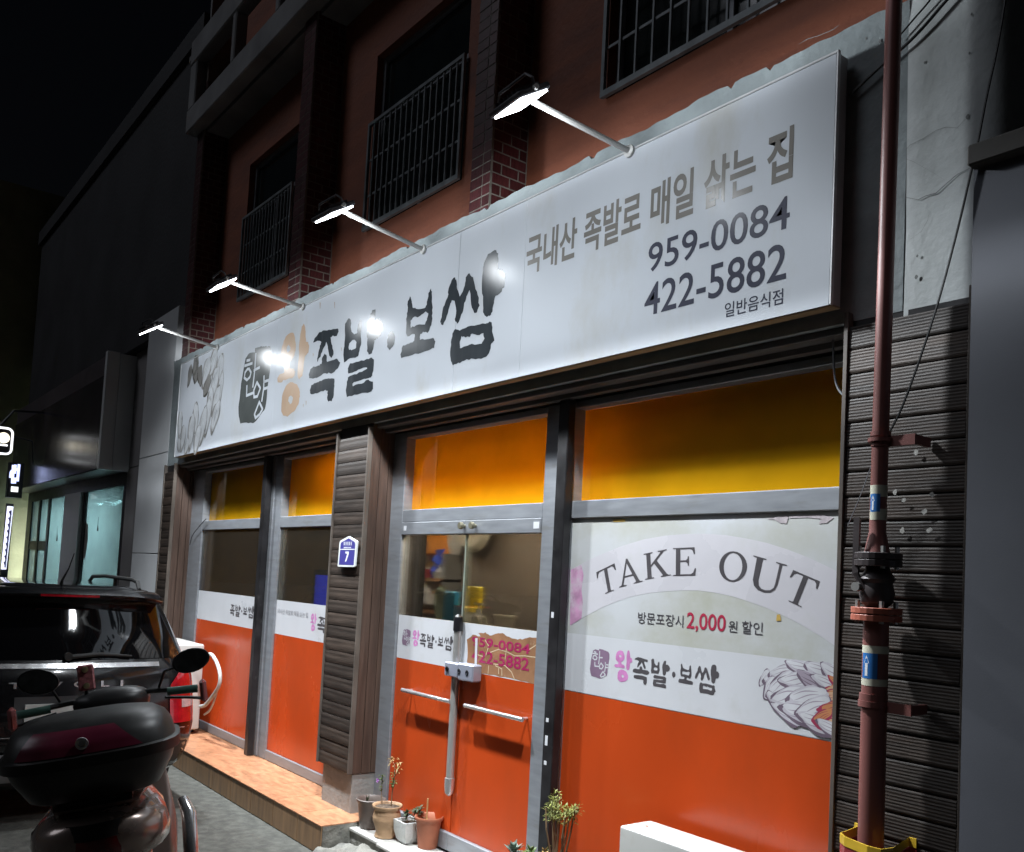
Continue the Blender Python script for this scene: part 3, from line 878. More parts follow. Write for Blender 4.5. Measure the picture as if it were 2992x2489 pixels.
gl('jok', ZO2, ZS2, [(910, 1100), (910, 1200), (900, 1330), (870, 1420), (820, 1425), (805, 1360), (815, 1270), (780, 1255), (700, 1285), (640, 1305), (570, 1312), (560, 1270), (580, 1190), (640, 1160), (700, 1130), (780, 1100), (850, 1095)])
gl('bal', ZO2, ZS2, [(1110, 240), (1140, 260), (1145, 400), (1190, 470), (1235, 440), (1245, 330), (1285, 255), (1295, 330), (1285, 450), (1290, 590), (1265, 700), (1245, 780), (1190, 800), (1100, 825), (1045, 868), (1035, 760), (1050, 640), (1060, 480), (1060, 320)],
   [(1195, 545), (1222, 580), (1215, 660), (1150, 695), (1112, 670), (1120, 600), (1155, 560)])
gl('bal', ZO2, ZS2, [(1490, 110), (1488, 180), (1478, 270), (1540, 240), (1590, 290), (1600, 370), (1570, 470), (1520, 530), (1475, 550), (1465, 650), (1440, 740), (1395, 755), (1370, 710), (1372, 580), (1365, 450), (1380, 330), (1415, 210), (1445, 130)])
gl('bal', ZO2, ZS2, [(1440, 798), (1470, 830), (1465, 930), (1445, 1060), (1420, 1080), (1330, 1100), (1200, 1145), (1160, 1175), (1170, 1205), (1290, 1170), (1390, 1108), (1455, 1140), (1455, 1250), (1430, 1280), (1300, 1300), (1190, 1325), (1085, 1360), (1070, 1260), (1085, 1140), (1100, 1080), (1190, 1035), (1300, 1000), (1380, 950), (1370, 940), (1280, 960), (1190, 1000), (1105, 1025), (1098, 960), (1130, 880), (1250, 855), (1370, 815)])
gl('dot', ZO2, ZS2, [(1735, 420), (1768, 500), (1755, 610), (1690, 695), (1655, 640), (1655, 560), (1668, 490), (1695, 440)])
gl('bo', ZO3, ZS3, [(350, 740), (372, 800), (385, 890), (430, 905), (540, 895), (570, 850), (590, 700), (625, 640), (635, 700), (642, 850), (645, 960), (635, 1080), (605, 1180), (575, 1225), (520, 1205), (485, 1235), (480, 1310), (560, 1305), (655, 1285), (683, 1330), (665, 1420), (590, 1450), (500, 1480), (380, 1510), (235, 1550), (225, 1500), (258, 1385), (340, 1360), (405, 1320), (415, 1250), (385, 1235), (315, 1265), (298, 1200), (300, 1040), (318, 940), (322, 800)],
   [(550, 945), (588, 960), (572, 1050), (545, 1110), (430, 1120), (360, 1155), (358, 1060), (390, 1020), (480, 1000)])
gl('ssam', ZO3, ZS3, [(940, 492), (960, 550), (968, 650), (1000, 745), (1040, 680), (1070, 570), (1080, 490), (1130, 440), (1175, 490), (1200, 600), (1235, 720), (1262, 860), (1225, 955), (1185, 945), (1150, 850), (1130, 660), (1090, 740), (1060, 830), (1040, 950), (1000, 1050), (968, 1102), (935, 1040), (955, 930), (935, 810), (900, 790), (870, 870), (830, 1000), (785, 1115), (755, 1110), (748, 1060), (775, 930), (800, 860), (840, 760), (855, 640), (895, 530)])
gl('ssam', ZO3, ZS3, [(1460, 135), (1505, 180), (1505, 290), (1500, 395), (1560, 390), (1600, 450), (1590, 580), (1550, 680), (1470, 735), (1450, 830), (1430, 940), (1390, 1000), (1345, 1005), (1305, 950), (1305, 800), (1290, 650), (1295, 480), (1320, 300), (1370, 190)])
gl('ssam', ZO3, ZS3, [(940, 1170), (1000, 1190), (1110, 1135), (1230, 1115), (1340, 1100), (1390, 1072), (1420, 1080), (1425, 1200), (1455, 1320), (1415, 1360), (1395, 1450), (1350, 1530), (1250, 1555), (1150, 1555), (1060, 1585), (980, 1610), (910, 1645), (885, 1590), (875, 1470), (885, 1340), (905, 1230)],
   [(1030, 1260), (1060, 1270), (1130, 1275), (1160, 1230), (1230, 1250), (1310, 1222), (1325, 1290), (1290, 1360), (1160, 1362), (1070, 1395), (1005, 1420), (1002, 1330)])
gl('stamp', ZO1, ZS1, [(1130, 262), (1210, 235), (1265, 240), (1275, 228), (1290, 240), (1330, 238), (1352, 300), (1345, 450), (1310, 690), (1290, 850), (1280, 980), (1260, 1080), (1235, 1110), (1150, 1230), (1100, 1270), (1010, 1262), (930, 1275), (910, 1180), (905, 1050), (925, 900), (940, 740), (975, 540), (1000, 400), (1050, 330), (1128, 318)])
STROKES = [[(1050, 540), (1075, 590), (1060, 650), (1020, 690), (985, 660), (995, 590), (1025, 545), (1050, 540)], [(1140, 340), (1125, 560), (1100, 780)], [(1020, 770), (1015, 900), (1110, 860)],
           [(1155, 720), (1200, 800), (1160, 910), (1115, 920), (1112, 830), (1155, 720)], [(1250, 640), (1245, 800), (1220, 970)], [(1250, 715), (1315, 690)], [(1245, 810), (1305, 790)],
           [(1185, 985), (1230, 1080), (1190, 1150), (1135, 1200), (1122, 1150), (1185, 985)], [(990, 500), (1090, 465)], [(1115, 560), (1190, 520)], [(1020, 430), (1060, 420)]]
def stroke(pts, w):
    """flat ribbon along a polyline, as a list of quads"""
    qs = []
    for a, c in zip(pts[:-1], pts[1:]):
        dx, dz = c[0]-a[0], c[1]-a[1]
        L = math.hypot(dx, dz) or 1
        nx, nz = -dz/L*w, dx/L*w
        ex, ez = dx/L*w*0.6, dz/L*w*0.6
        qs.append([(a[0]-ex+nx, a[1]-ez+nz), (a[0]-ex-nx, a[1]-ez-nz), (c[0]+ex-nx, c[1]+ez-nz), (c[0]+ex+nx, c[1]+ez+nz)])
    return qs
GLS = [pz(ZO1, ZS1, s) for s in STROKES]
M_BRUSH = mat('brush_print', (0.032, 0.038, 0.044), 0.24, spec=0.04, var=0.25, scale=3, stretch=(3, 1, 0.4), rvar=0.05, dirt=(0.06, 0.066, 0.07), dscale=2)
M_PEACH = mat('faded_print', (0.46, 0.33, 0.235), 0.24, spec=0.04, var=0.08, scale=2, dirt=(0.46, 0.385, 0.28), dscale=3)
M_STAMP = mat('stamp_print', (0.075, 0.082, 0.08), 0.24, spec=0.04, var=0.2, scale=2, dirt=(0.14, 0.15, 0.145), dscale=2.5)
def panel_of(x):
    for i, (a, c) in enumerate(zip(seams[:-1], seams[1:])):
        if a <= x <= c:
            return panels[i]
    return panels[0]
def glyph(key, m_, parent_fn, Y, fn=lambda p: p, amp=0.0035, name='lettering'):
    mb = MB()
    for polys in GL[key]:
        mb.sheet([rough([fn(p) for p in pl], amp) if amp else [fn(p) for p in pl] for pl in polys], Y)
    c = mb.v[0][0]
    return mb.build(name, m_, parent_fn(c), fix=False)
glyph('wang', M_PEACH, panel_of, DY, amp=0.005)
for k in ('jok', 'bal', 'dot', 'bo', 'ssam'):
    glyph(k, M_BRUSH, panel_of, DY, amp=0.006)
st = glyph('stamp', M_STAMP, panel_of, DY, name='stamp_print')
mb = MB()
for s in GLS:
    for k_, q in enumerate(stroke(s, 0.012)):
        mb.sheet([q], DY-0.0006-0.00002*k_)
mb.build('lettering', M_SIGN, panels[0], fix=False)
def logo(x0, x1, z0, z1, Y, parent, keys, mats, amp=0.0):
    """the brush logo repeated small on the shop glass"""
    allp = [p for k in keys for polys in GL[k] for p in polys[0]]
    ax0, ax1 = min(p[0] for p in allp), max(p[0] for p in allp)
    az0, az1 = min(p[1] for p in allp), max(p[1] for p in allp)
    fn = lambda p: (x0+(p[0]-ax0)/(ax1-ax0)*(x1-x0), z0+(p[1]-az0)/(az1-az0)*(z1-z0))
    for k in keys:
        glyph(k, mats.get(k, mats['*']), lambda c: parent, Y, fn, amp, 'stamp_print' if k == 'stamp' else 'lettering')
    if 'stamp' in keys:
        mb_ = MB()
        for s in GLS:
            for k_, q in enumerate(stroke([fn(p) for p in s], 0.012*(x1-x0)/(ax1-ax0)*1.3)):
                mb_.sheet([q], Y-0.0003-0.00002*k_)
        mb_.build('lettering', M_WHITE, parent, fix=False)
M_MAUVE = mat('mauve_print', (0.24, 0.16, 0.235), 0.35, var=0.15)
M_MAGENTA = mat('magenta_print', (0.6, 0.23, 0.5), 0.35, var=0.2, scale=20)
LM = {'stamp': M_MAUVE, 'wang': M_MAGENTA, '*': M_GREYINK}
ALLK = ('stamp', 'wang', 'jok', 'bal', 'dot', 'bo', 'ssam')
# in the take out window
logo(Z8(390, 1150)[0], Z8(1153, 1250)[0], Z8(1075, 1388)[1], Z8(470, 1058)[1]+0.01, -0.0056, win_c, ALLK[1:], LM)
logo(Z8(213, 1150)[0], Z8(352, 1150)[0], Z8(270, 1252)[1], Z8(290, 1038)[1], -0.0056, win_c, ('stamp',), LM)
def H_(x, y): return TP('H', x, y, -0.0045)
logo(H_(430, 430)[0], H_(680, 460)[0], H_(660, 518)[1], H_(450, 378)[1], -0.0046, doors[0], ALLK[1:], LM)
logo(H_(368, 430)[0], H_(419, 430)[0], H_(400, 480)[1], H_(395, 375)[1], -0.0046, doors[0], ('stamp',), LM)
def G_(x, y): return TP('G', x, y, -0.0025)
logo(G_(1412, 250)[0], G_(1560, 270)[0], G_(1500, 308)[1], G_(1440, 218)[1], -0.0028, win_a, ('jok', 'bal', 'dot', 'bo', 'ssam'), LM)
logo(G_(1905, 330)[0], G_(1942, 330)[0], G_(1925, 390)[1], G_(1925, 276)[1], -0.0028, win_b, ('wang',), LM)
logo(G_(1948, 330)[0], G_(2150, 330)[0], G_(1975, 400)[1], G_(1965, 296)[1], -0.0028, win_b, ('jok', 'bal', 'dot', 'bo'), LM)
M_LINK = mat('light_grey_print', (0.4, 0.4, 0.42), 0.4)
text('국내산 족발로 매일 삶는 집', G_(1705, 270)[0], G_(1892, 280)[0], G_(1730, 282)[1], G_(1730, 252)[1], -0.0035, M_LINK, win_b, 0.01)
# right leaf: peeled strip with the phone numbers
M_PEEL = mat('peeled_strip', (0.3, 0.145, 0.07), 0.6, var=0.25, scale=7, dirt=(0.42, 0.28, 0.17), dscale=6, dp=(0.62, 0.7))
pk = [(765, 440), (800, 410), (850, 420), (835, 400), (880, 395), (905, 415), (940, 405), (985, 400), (1010, 420), (1060, 435), (1105, 440), (1150, 425), (1200, 430), (1193, 715), (1100, 695), (1000, 670), (900, 655), (830, 645), (765, 600), (770, 520)]
MB().sheet([rough([H_(*q) for q in pk], 0.004)], -0.0045).build('peeled_patch', M_PEEL, doors[1], fix=False)
M_PEELEDGE = mat('peel_crack', (0.6, 0.46, 0.3), 0.6, var=0.2)
mb = MB()
for s in ([(905, 520), (960, 500), (1010, 515), (1060, 540), (1120, 540), (1195, 550)], [(930, 590), (1000, 600), (1040, 640), (1060, 690)], [(1000, 560), (1010, 480)], [(870, 430), (900, 480), (880, 540)], [(850, 620), (845, 640)], [(900, 600), (895, 650)], [(960, 610), (960, 650)], [(1150, 500), (1195, 470)], [(820, 530), (870, 545), (905, 520)], [(940, 600), (980, 620), (980, 660)]):
    for k_, q in enumerate(stroke([H_(*k) for k in s], 0.0028)):
        mb.sheet([q], -0.0049-0.00002*k_)
mb.build('peel_cracks', M_PEELEDGE, doors[1], fix=False, kind='stuff')
MB().sheet([[H_(818, 430), H_(832, 432), H_(826, 640), H_(812, 640)]], -0.0058).build('peel_strip', M_WHITE, doors[1], fix=False)
M_PHONE = mat('pink_phone_print', (0.36, 0.02, 0.1), 0.4, var=0.15, scale=9)
ztext('959-0084', (795, 470), (1152, 500), (880, 430), (1140, 530), M_PHONE, doors[1], -0.0053, H_, 0.018)
ztext('422-5882', (793, 570), (1147, 600), (880, 512), (1130, 632), M_PHONE, doors[1], -0.0053, H_, 0.018)
# big lettering on the right of the sign
def Z4(x, y): return FP(1500+x/2.4419, 340+y/2.4419, DY)
M_FADE = mat('faded_grey_print', (0.19, 0.18, 0.165), 0.24, spec=0.04, var=0.1, scale=3, rvar=0.05)
M_NAVY = mat('slate_print', (0.06, 0.063, 0.085), 0.24, spec=0.04, var=0.15, scale=2, stretch=(1, 1, 1), rvar=0.05)
z_a, z_b = Z4(1985, 445)[1], Z4(1990, 52)[1]
wds = [('국내산', 95, 985, 452, 900), ('족발로', 503, 860, 912, 680), ('매일', 980, 640, 1288, 540), ('삶는', 1362, 460, 1728, 400), ('집', 1812, 270, 1998, 250)]
for s, xa, ya, xb, yb in wds:
    x0_, x1_ = Z4(xa, ya)[0], Z4(xb, yb)[0]
    text(s, x0_, x1_, z_a+0.005, z_b-0.005, DY, M_FADE, panel_of((x0_+x1_)/2), 0.024)
text('959-0084', Z4(963, 1020)[0], Z4(1972, 700)[0], Z4(1930, 808)[1], Z4(1945, 568)[1], DY, M_NAVY, panels[3], 0.008)
text('422-5882', Z4(936, 1330)[0], Z4(1948, 1050)[0], Z4(1900, 1172)[1], Z4(1900, 908)[1], DY, M_NAVY, panels[3], 0.008)
text('일반음식점', Z4(1508, 1390)[0], Z4(1924, 1285)[0], Z4(1900, 1342)[1], Z4(1905, 1230)[1], DY, M_NAVY, panels[3], 0.006)
# ink drawing of sliced meat on the left end of the sign and in the take out window
def slice_shape(cx_, cz_, a_, b_, rot, rn, n=22, taper=0.25):
    """irregular rounded slice outline"""
    ph_ = [rn.uniform(0, 6.28) for _ in range(3)]
    out = []
    for k in range(n):
        t_ = 2*math.pi*k/n
        r1 = 1+0.07*math.sin(3*t_+ph_[0])+0.05*math.sin(5*t_+ph_[1])
        x_, z_ = a_*math.cos(t_)*r1, b_*math.sin(t_)*r1*(1+taper*math.cos(t_))
        out.append((cx_+x_*math.cos(rot)-z_*math.sin(rot), cz_+x_*math.sin(rot)+z_*math.cos(rot)))
    return out
def meat_heap(slices, Y, tones, parent, seed, nm='food_print'):
    """printed drawing of sliced meat: overlapping slices, each with a dark rim, pale face and a few folds"""
    rn = random.Random(seed)
    rim, mid, face, fold = tones
    y_ = Y
    for (cx_, cz_, a_, b_, rot, dark) in slices:
        MB().sheet([slice_shape(cx_, cz_, a_, b_, rot, rn)], y_).build(nm, rim if not dark else dark[0], parent, fix=False)
        y_ -= 0.00004
        ox, oz = 0.10*b_*math.sin(rot+0.8), 0.16*b_
        MB().sheet([slice_shape(cx_+ox, cz_+oz, a_*0.93, b_*0.86, rot, rn)], y_).build(nm, mid if not dark else dark[1], parent, fix=False)
        y_ -= 0.00004
        MB().sheet([slice_shape(cx_+ox*1.5, cz_+oz*1.6, a_*0.84, b_*0.66, rot, rn)], y_).build(nm, face if not dark else dark[2], parent, fix=False)
        y_ -= 0.00004
        mb_ = MB()
        for k in range(3):
            f_ = -0.45+0.42*k+rn.uniform(-0.08, 0.08)
            pts = [(cx_+ox+(a_*u_*0.8)*math.cos(rot)-(b_*(f_+0.12*math.sin(3*u_+k)))*math.sin(rot), cz_+oz+(a_*u_*0.8)*math.sin(rot)+(b_*(f_+0.12*math.sin(3*u_+k)))*math.cos(rot)) for u_ in [-0.8+1.5*q_/6 for q_ in range(7)]]
            rows_ = []
            for q_, p_ in enumerate(pts):
                w_ = b_*0.055*math.sin(math.pi*(q_+0.4)/6.8)
                rows_.append([(p_[0], y_-0.000004*k, p_[1]-w_), (p_[0], y_-0.000004*k, p_[1]+w_)])
            mb_.grid(rows_)
        mb_.build(nm, fold if not dark else dark[0], parent, fix=False, kind='stuff')
        y_ -= 0.00004
G1 = mat('ink_dark_grey', (0.085, 0.08, 0.072), 0.3, spec=0.05)
G2 = mat('ink_mid_grey', (0.2, 0.195, 0.185), 0.3, spec=0.05)
G3 = mat('ink_pale_grey', (0.36, 0.365, 0.37), 0.3, spec=0.05)
G4 = mat('ink_white_grey', (0.47, 0.49, 0.51), 0.3, spec=0.05)
def z1(x_, y_): return pz(ZO1, ZS1, [(x_, y_)])[0]
sl = []
for (x_, y_, a_, b_, r_, d_) in ((640, 620, 0.26, 0.1, 75, 0), (560, 480, 0.2, 0.1, 55, 0), (330, 560, 0.2, 0.09, 100, 1), (250, 640, 0.15, 0.06, 75, 1), (390, 640, 0.15, 0.07, 110, 1), (470, 600, 0.22, 0.1, 60, 0), (480, 780, 0.16, 0.08, 50, 1),
                                (660, 820, 0.22, 0.07, 80, 0), (580, 760, 0.24, 0.1, 70, 0), (600, 1000, 0.22, 0.09, 65, 0), (520, 1010, 0.2, 0.085, 80, 0), (590, 1200, 0.22, 0.09, 60, 0), (480, 1210, 0.26, 0.1, 75, 0), (120, 1300, 0.2, 0.07, 95, 0), (420, 1330, 0.27, 0.1, 70, 0),
                                (330, 1220, 0.22, 0.09, 100, 0), (270, 1400, 0.24, 0.1, 85, 0), (160, 1480, 0.18, 0.08, 80, 0), (350, 1500, 0.2, 0.09, 70, 0), (210, 1590, 0.12, 0.06, 60, 0), (110, 1570, 0.1, 0.05, 100, 0)):
    c_ = z1(x_, y_)
    sl.append((c_[0], c_[1], a_*0.75, b_*1.0, math.radians(r_), (G1, G2, G2) if d_ else None))
meat_heap(sl, DY, (G2, G3, G4, G2), panels[0], 3)
V1 = mat('ink_dark_mauve', (0.17, 0.13, 0.17), 0.3, spec=0.1)
V2 = mat('ink_mid_mauve', (0.36, 0.31, 0.37), 0.3, spec=0.1)
V3 = mat('ink_pale_mauve', (0.52, 0.5, 0.55), 0.3, spec=0.1)
V4 = mat('ink_white_mauve', (0.62, 0.62, 0.65), 0.3, spec=0.1)
R1 = mat('ink_meat_red', (0.34, 0.05, 0.1), 0.3, spec=0.1)
R2 = mat('ink_meat_orange', (0.55, 0.24, 0.11), 0.3, spec=0.1)
R3 = mat('ink_meat_pale', (0.6, 0.38, 0.24), 0.3, spec=0.1)
sl = []
for (x_, y_, a_, b_, r_, d_) in ((1480, 1250, 0.05, 0.018, 60, 0), (1560, 1250, 0.075, 0.03, 20, 0), (1620, 1210, 0.09, 0.03, 15, 0), (1760, 1180, 0.1, 0.03, -10, 0), (1900, 1210, 0.1, 0.035, -15, 0), (2000, 1240, 0.09, 0.04, -30, 0), (1520, 1330, 0.06, 0.03, 70, 0),
                                (1600, 1310, 0.09, 0.045, 35, 0), (1720, 1270, 0.1, 0.04, 10, 0), (1840, 1290, 0.1, 0.035, -25, 3), (1960, 1310, 0.1, 0.035, -20, 0), (2010, 1290, 0.05, 0.02, -35, 2), (1570, 1430, 0.07, 0.03, -40, 0), (1660, 1400, 0.1, 0.05, 15, 0), (1990, 1380, 0.09, 0.045, 15, 1), (1930, 1420, 0.07, 0.035, 25, 1),
                                (1790, 1400, 0.11, 0.05, 15, 0), (1640, 1510, 0.09, 0.03, -25, 0), (1760, 1510, 0.12, 0.05, -5, 0), (1850, 1480, 0.1, 0.05, 20, 0), (1990, 1470, 0.08, 0.03, 15, 2), (1860, 1580, 0.1, 0.04, -15, 0), (1970, 1560, 0.1, 0.045, 10, 1), (1910, 1530, 0.06, 0.025, 30, 2), (1980, 1630, 0.09, 0.03, -20, 0)):
    c_ = Z8(x_, y_)
    sl.append((c_[0], c_[1], a_*0.9, b_*0.95, math.radians(r_), {0: None, 1: (R1, R2, R3), 2: (R1, R1, R2), 3: (V1, V2, V2)}[d_]))
meat_heap(sl, -0.0056, (V1, V3, V4, V2), win_c, 21)
# rust marks and scratches on the panels
M_RUST = mat('rust_streak', (0.3, 0.2, 0.12), 0.6)
for (o_, s_, x, y, w, h) in ((ZO2, ZS2, 707, 60, 6, 45), (ZO2, ZS2, 913, 55, 5, 45), (ZO2, ZS2, 608, 760, 5, 22), (ZO2, ZS2, 508, 1440, 5, 30), (ZO2, ZS2, 468, 1480, 4, 22), (ZO3, ZS3, 530, 170, 7, 25), (ZO2, ZS2, 1010, 680, 4, 25)):
    MB().sheet([pz(o_, s_, [(x-w, y-h), (x+w, y-h*0.9), (x+w*0.4, y+h), (x-w*0.5, y+h)])], DY-0.0004).build('rust_mark', M_RUST, panels[1], fix=False)

# ================================================================ flood lamps on arms
M_LAMP = mat('lamp_housing', (0.13, 0.13, 0.14), 0.45, 0.4)
M_ARM = mat('white_arm', (0.62, 0.62, 0.6), 0.45, var=0.1)
M_LED = emis('led_panel', (0.87, 0.935, 1.0), 14.0)
PEAK = 60.0
def profile(ps):
    """(angle from straight down towards the wall, intensity); ps = angle of the lower edge of the sign"""
    return ((-60, 0), (128, 0), (-40, 3), (-15, 12), (0, 26), (8, 48), (12, 56), (15, 53), (20, 33), (25, 24), (29, 20), (ps-1.7, 17), (ps-0.2, 3.2), (ps+7.5, 2.1), (53, 1.15), (65, 0.74), (80, 0.56), (90, 0.6), (98, 1.2), (108, 1.6), (118, 0.6))
def lamp(i, x, zb, yh, zh, lab, yaw):
    t_ = thing('flood_lamp', lab, 'lamp', (x, SY, zb), group='flood lamps along the top of the sign')
    a = MB()
    a.tube([(x, SY+0.05, zb), (x, SY-0.02, zb), (x, yh+0.05, zh+0.035)], 0.0135, 10)
    a.build('arm', M_ARM, t_, smooth=True)
    a = MB()
    a.lathe([(0.03, 0), (0.03, -0.012), (0.016, -0.016)], (x, SY-0.004, zb), 12, 'Y')
    a.build('wall_flange', M_ARM, t_, smooth=True)
    tilt = math.radians(33)
    R = Matrix.Translation((x, yh, zh)) @ Matrix.Rotation(math.radians(yaw), 4, 'Z') @ Matrix.Rotation(tilt, 4, 'X')     # panel faces down and towards the sign
    def L(px, py, pz_): return R @ Vector((px, py, pz_))
    h = MB()
    h.obox(R @ Matrix.Translation((0, 0, 0.016)), 0.235, 0.18, 0.026)
    h.build('housing', M_LAMP, t_, bevel=0.006)
    h = MB()
    for k in range(6):
        h.obox(R @ Matrix.Translation((-0.08+0.032*k, 0, 0.038)), 0.006, 0.13, 0.018)
    h.build('cooling_fins', M_LAMP, t_)
    h = MB()
    h.obox(R @ Matrix.Translation((0, 0, -0.002)), 0.205, 0.15, 0.008)
    h.build('led_panel', M_LED, t_)
    h = MB()
    h.tube([L(-0.122, 0, 0.02), L(-0.128, 0.0, 0.06), L(-0.10, 0.0, 0.085), L(0.10, 0.0, 0.085), L(0.128, 0.0, 0.06), L(0.122, 0, 0.02)], 0.007, 6)
    h.build('bracket', M_LAMP, t_)
    for s_ in (-1, 1):
        h = MB()
        h.tube([L(s_*0.118, 0, 0.02), L(s_*0.135, 0, 0.02)], 0.012, 8)
        h.build('knob', M_ARM, t_)
    # the lamp's own light: an asymmetric flood optic (photometric profile by direction), strong down the front, weaker towards the board
    ld = bpy.data.lights.new('led_light', 'POINT')
    ld.energy = 4*math.pi*PEAK
    ld.shadow_soft_size = 0.06
    ld.color = (0.9, 0.955, 1.0)
    ld.use_nodes = True
    nt = ld.node_tree
    em = nt.nodes['Emission']
    def nd(t__, *a, **k):
        n = nt.nodes.new(t__)
        for kk, v in k.items():
            setattr(n, kk, v)
        for q, v in enumerate(a):
            if hasattr(v, 'is_output'):
                nt.links.new(v, n.inputs[q])
            elif v is not None:
                n.inputs[q].default_value = v
        return n
    tc = nt.nodes.new('ShaderNodeTexCoord')
    sx = nd('ShaderNodeSeparateXYZ', tc.outputs['Normal'])
    neg = nd('ShaderNodeMath', sx.outputs['Z'], -1.0, operation='MULTIPLY')
    phi = nd('ShaderNodeMath', sx.outputs['Y'], neg.outputs[0], operation='ARCTAN2')
    mr = nt.nodes.new('ShaderNodeMapRange')
    nt.links.new(phi.outputs[0], mr.inputs[0])
    mr.inputs[1].default_value = math.radians(-60)
    mr.inputs[2].default_value = math.radians(130)
    rp_ = nt.nodes.new('ShaderNodeValToRGB')
    nt.links.new(mr.outputs[0], rp_.inputs[0])
    el = rp_.color_ramp.elements
    lpos = L(0, 0, -0.035)
    for q, (a_, v) in enumerate(profile(math.degrees(math.atan2(SY-lpos.y, lpos.z-SZ0)))):
        e_ = el[q] if q < 2 else el.new((a_+60)/190)
        e_.position = (a_+60)/190
        e_.color = (v/PEAK, v/PEAK, v/PEAK, 1)
    x2 = nd('ShaderNodeMath', sx.outputs['X'], sx.outputs['X'], operation='MULTIPLY')
    c2 = nd('ShaderNodeMath', 1.0, x2.outputs[0], operation='SUBTRACT')
    wx = nt.nodes.new('ShaderNodeMapRange')
    nt.links.new(phi.outputs[0], wx.inputs[0])
    wx.inputs[1].default_value = math.radians(24)
    wx.inputs[2].default_value = math.radians(36)
    wx.inputs[3].default_value = 1.1
    wx.inputs[4].default_value = -1.5
    pw = nd('ShaderNodeMath', c2.outputs[0], wx.outputs[0], operation='POWER')
    mn = nd('ShaderNodeMath', pw.outputs[0], 4.0, operation='MINIMUM')
    cut = nt.nodes.new('ShaderNodeMapRange')
    cut.interpolation_type = 'SMOOTHSTEP'
    nt.links.new(c2.outputs[0], cut.inputs[0])
    cut.inputs[1].default_value = 0.06
    cut.inputs[2].default_value = 0.22
    m1 = nd('ShaderNodeMath', rp_.outputs['Color'], mn.outputs[0], operation='MULTIPLY')
    m2 = nd('ShaderNodeMath', m1.outputs[0], cut.outputs[0], operation='MULTIPLY')
    nt.links.new(m2.outputs[0], em.inputs['Strength'])
    lo = bpy.data.objects.new('led_light', ld)
    COL.objects.link(lo)
    attach(lo, t_)
    lo.location = lpos
    return t_
for i, (bs, hd, lab) in enumerate((((1843, 440), (1520, 330), 'flood lamp nearest the camera, glaring above the phone numbers'), ((1240, 729), (975, 645), 'second flood lamp from the right, above the last brush letter'),
                                   ((888, 899), (650, 848), 'third flood lamp from the right, in front of the middle brick pilaster'), ((638, 1013), (440, 976), 'farthest flood lamp, reaching out beyond the left end of the sign'))):
    B = W(*bs, 1, SY)
    Hd = W(*hd, 0, B.x)
    lamp(i, B.x, SZ1-0.01, Hd.y, Hd.z+0.04, lab, (-4, 3, -2, 4)[i])
# ================================================================ step, cement, slab
step = thing('tiled_step', 'low step with orange floor tiles under the left windows', 'step', (-7.7, -0.25, 0))
b = MB()
b.box(-9.70, -5.345, -0.475, 0.05, 0.0, 0.178)
b.build('step_core', M_CEMENT, step)
tl = MB().box(-0.197, 0.197, -0.497, 0.0, 0.0, 0.009).mesh('tile', M_TILE, bevel=0.0015)
rt = MB().box(-0.197, 0.197, -0.008, 0.0, 0.004, 0.176).mesh('riser_tile', M_RISER, bevel=0.0015)
x = -9.5
while x < -5.4:
    w = 1.0 if x+0.2 < -5.345 else (-5.345-(x-0.2))/0.4
    inst('tile', tl, step, (x if w == 1.0 else x-0.2+0.2*w, 0.01, 0.1785), sc=(w, 1, 1))
    inst('riser_tile', rt, step, (x if w == 1.0 else x-0.2+0.2*w, -0.4755, 0.001), sc=(w, 1, 1))
    x += 0.4
def lump(name, cx, cy, sx, sy, h, n=22, seed=1):
    rnd = random.Random(seed)
    ph = [rnd.uniform(0, 6) for _ in range(6)]
    rows_ = []
    for i in range(n+1):
        row = []
        for j in range(n+1):
            u, v = -1+2*i/n, -1+2*j/n
            r2 = max(abs(u)**3+abs(v)**3, 0)
            z = h*max(0.0, 1-r2)**0.5
            z *= 0.8+0.15*math.sin(5*u+ph[0])+0.12*math.sin(7*v+ph[1])+0.08*math.sin(13*u+9*v+ph[2])
            row.append((cx+sx*u+0.012*math.sin(9*v+ph[3]), cy+sy*v+0.012*math.sin(8*u+ph[4]), z-0.004))
        rows_.append(row)
    m_ = MB()
    m_.grid(rows_)
    return m_
cl = lump('cement_lump', -5.06, -0.42, 0.31, 0.22, 0.125).build('cement_ramp', M_CEMENT, smooth=True, sharp=80)
tag(cl, 'rough patch of cement between the tiled step and the flower pots', 'cement')
SLZ = 0.155
slab = thing('door_slab', 'pale stone slab ledge under the flower pots before the door', 'slab', (-4.6, -0.15, 0))
b = MB()
b.box(-5.515, -3.0, -0.28, -0.03, 0.0, SLZ-0.02)
b.build('slab_bed', M_CEMENT, slab)
for (xa, xb, dy) in ((-5.515, -4.97, -0.02), (-4.96, -4.2, -0.04), (-4.19, -3.4, -0.025), (-3.39, -3.0, 0)):
    MB().box(xa, xb, -0.268+dy, -0.03, SLZ-0.0195, SLZ).build('slab_piece', M_SLAB, slab, bevel=0.004)
b = MB()
b.box(-5.53, -3.7, -0.029, 0.06, 0.0, 0.0895)
b.build('threshold', M_BASE, slab)
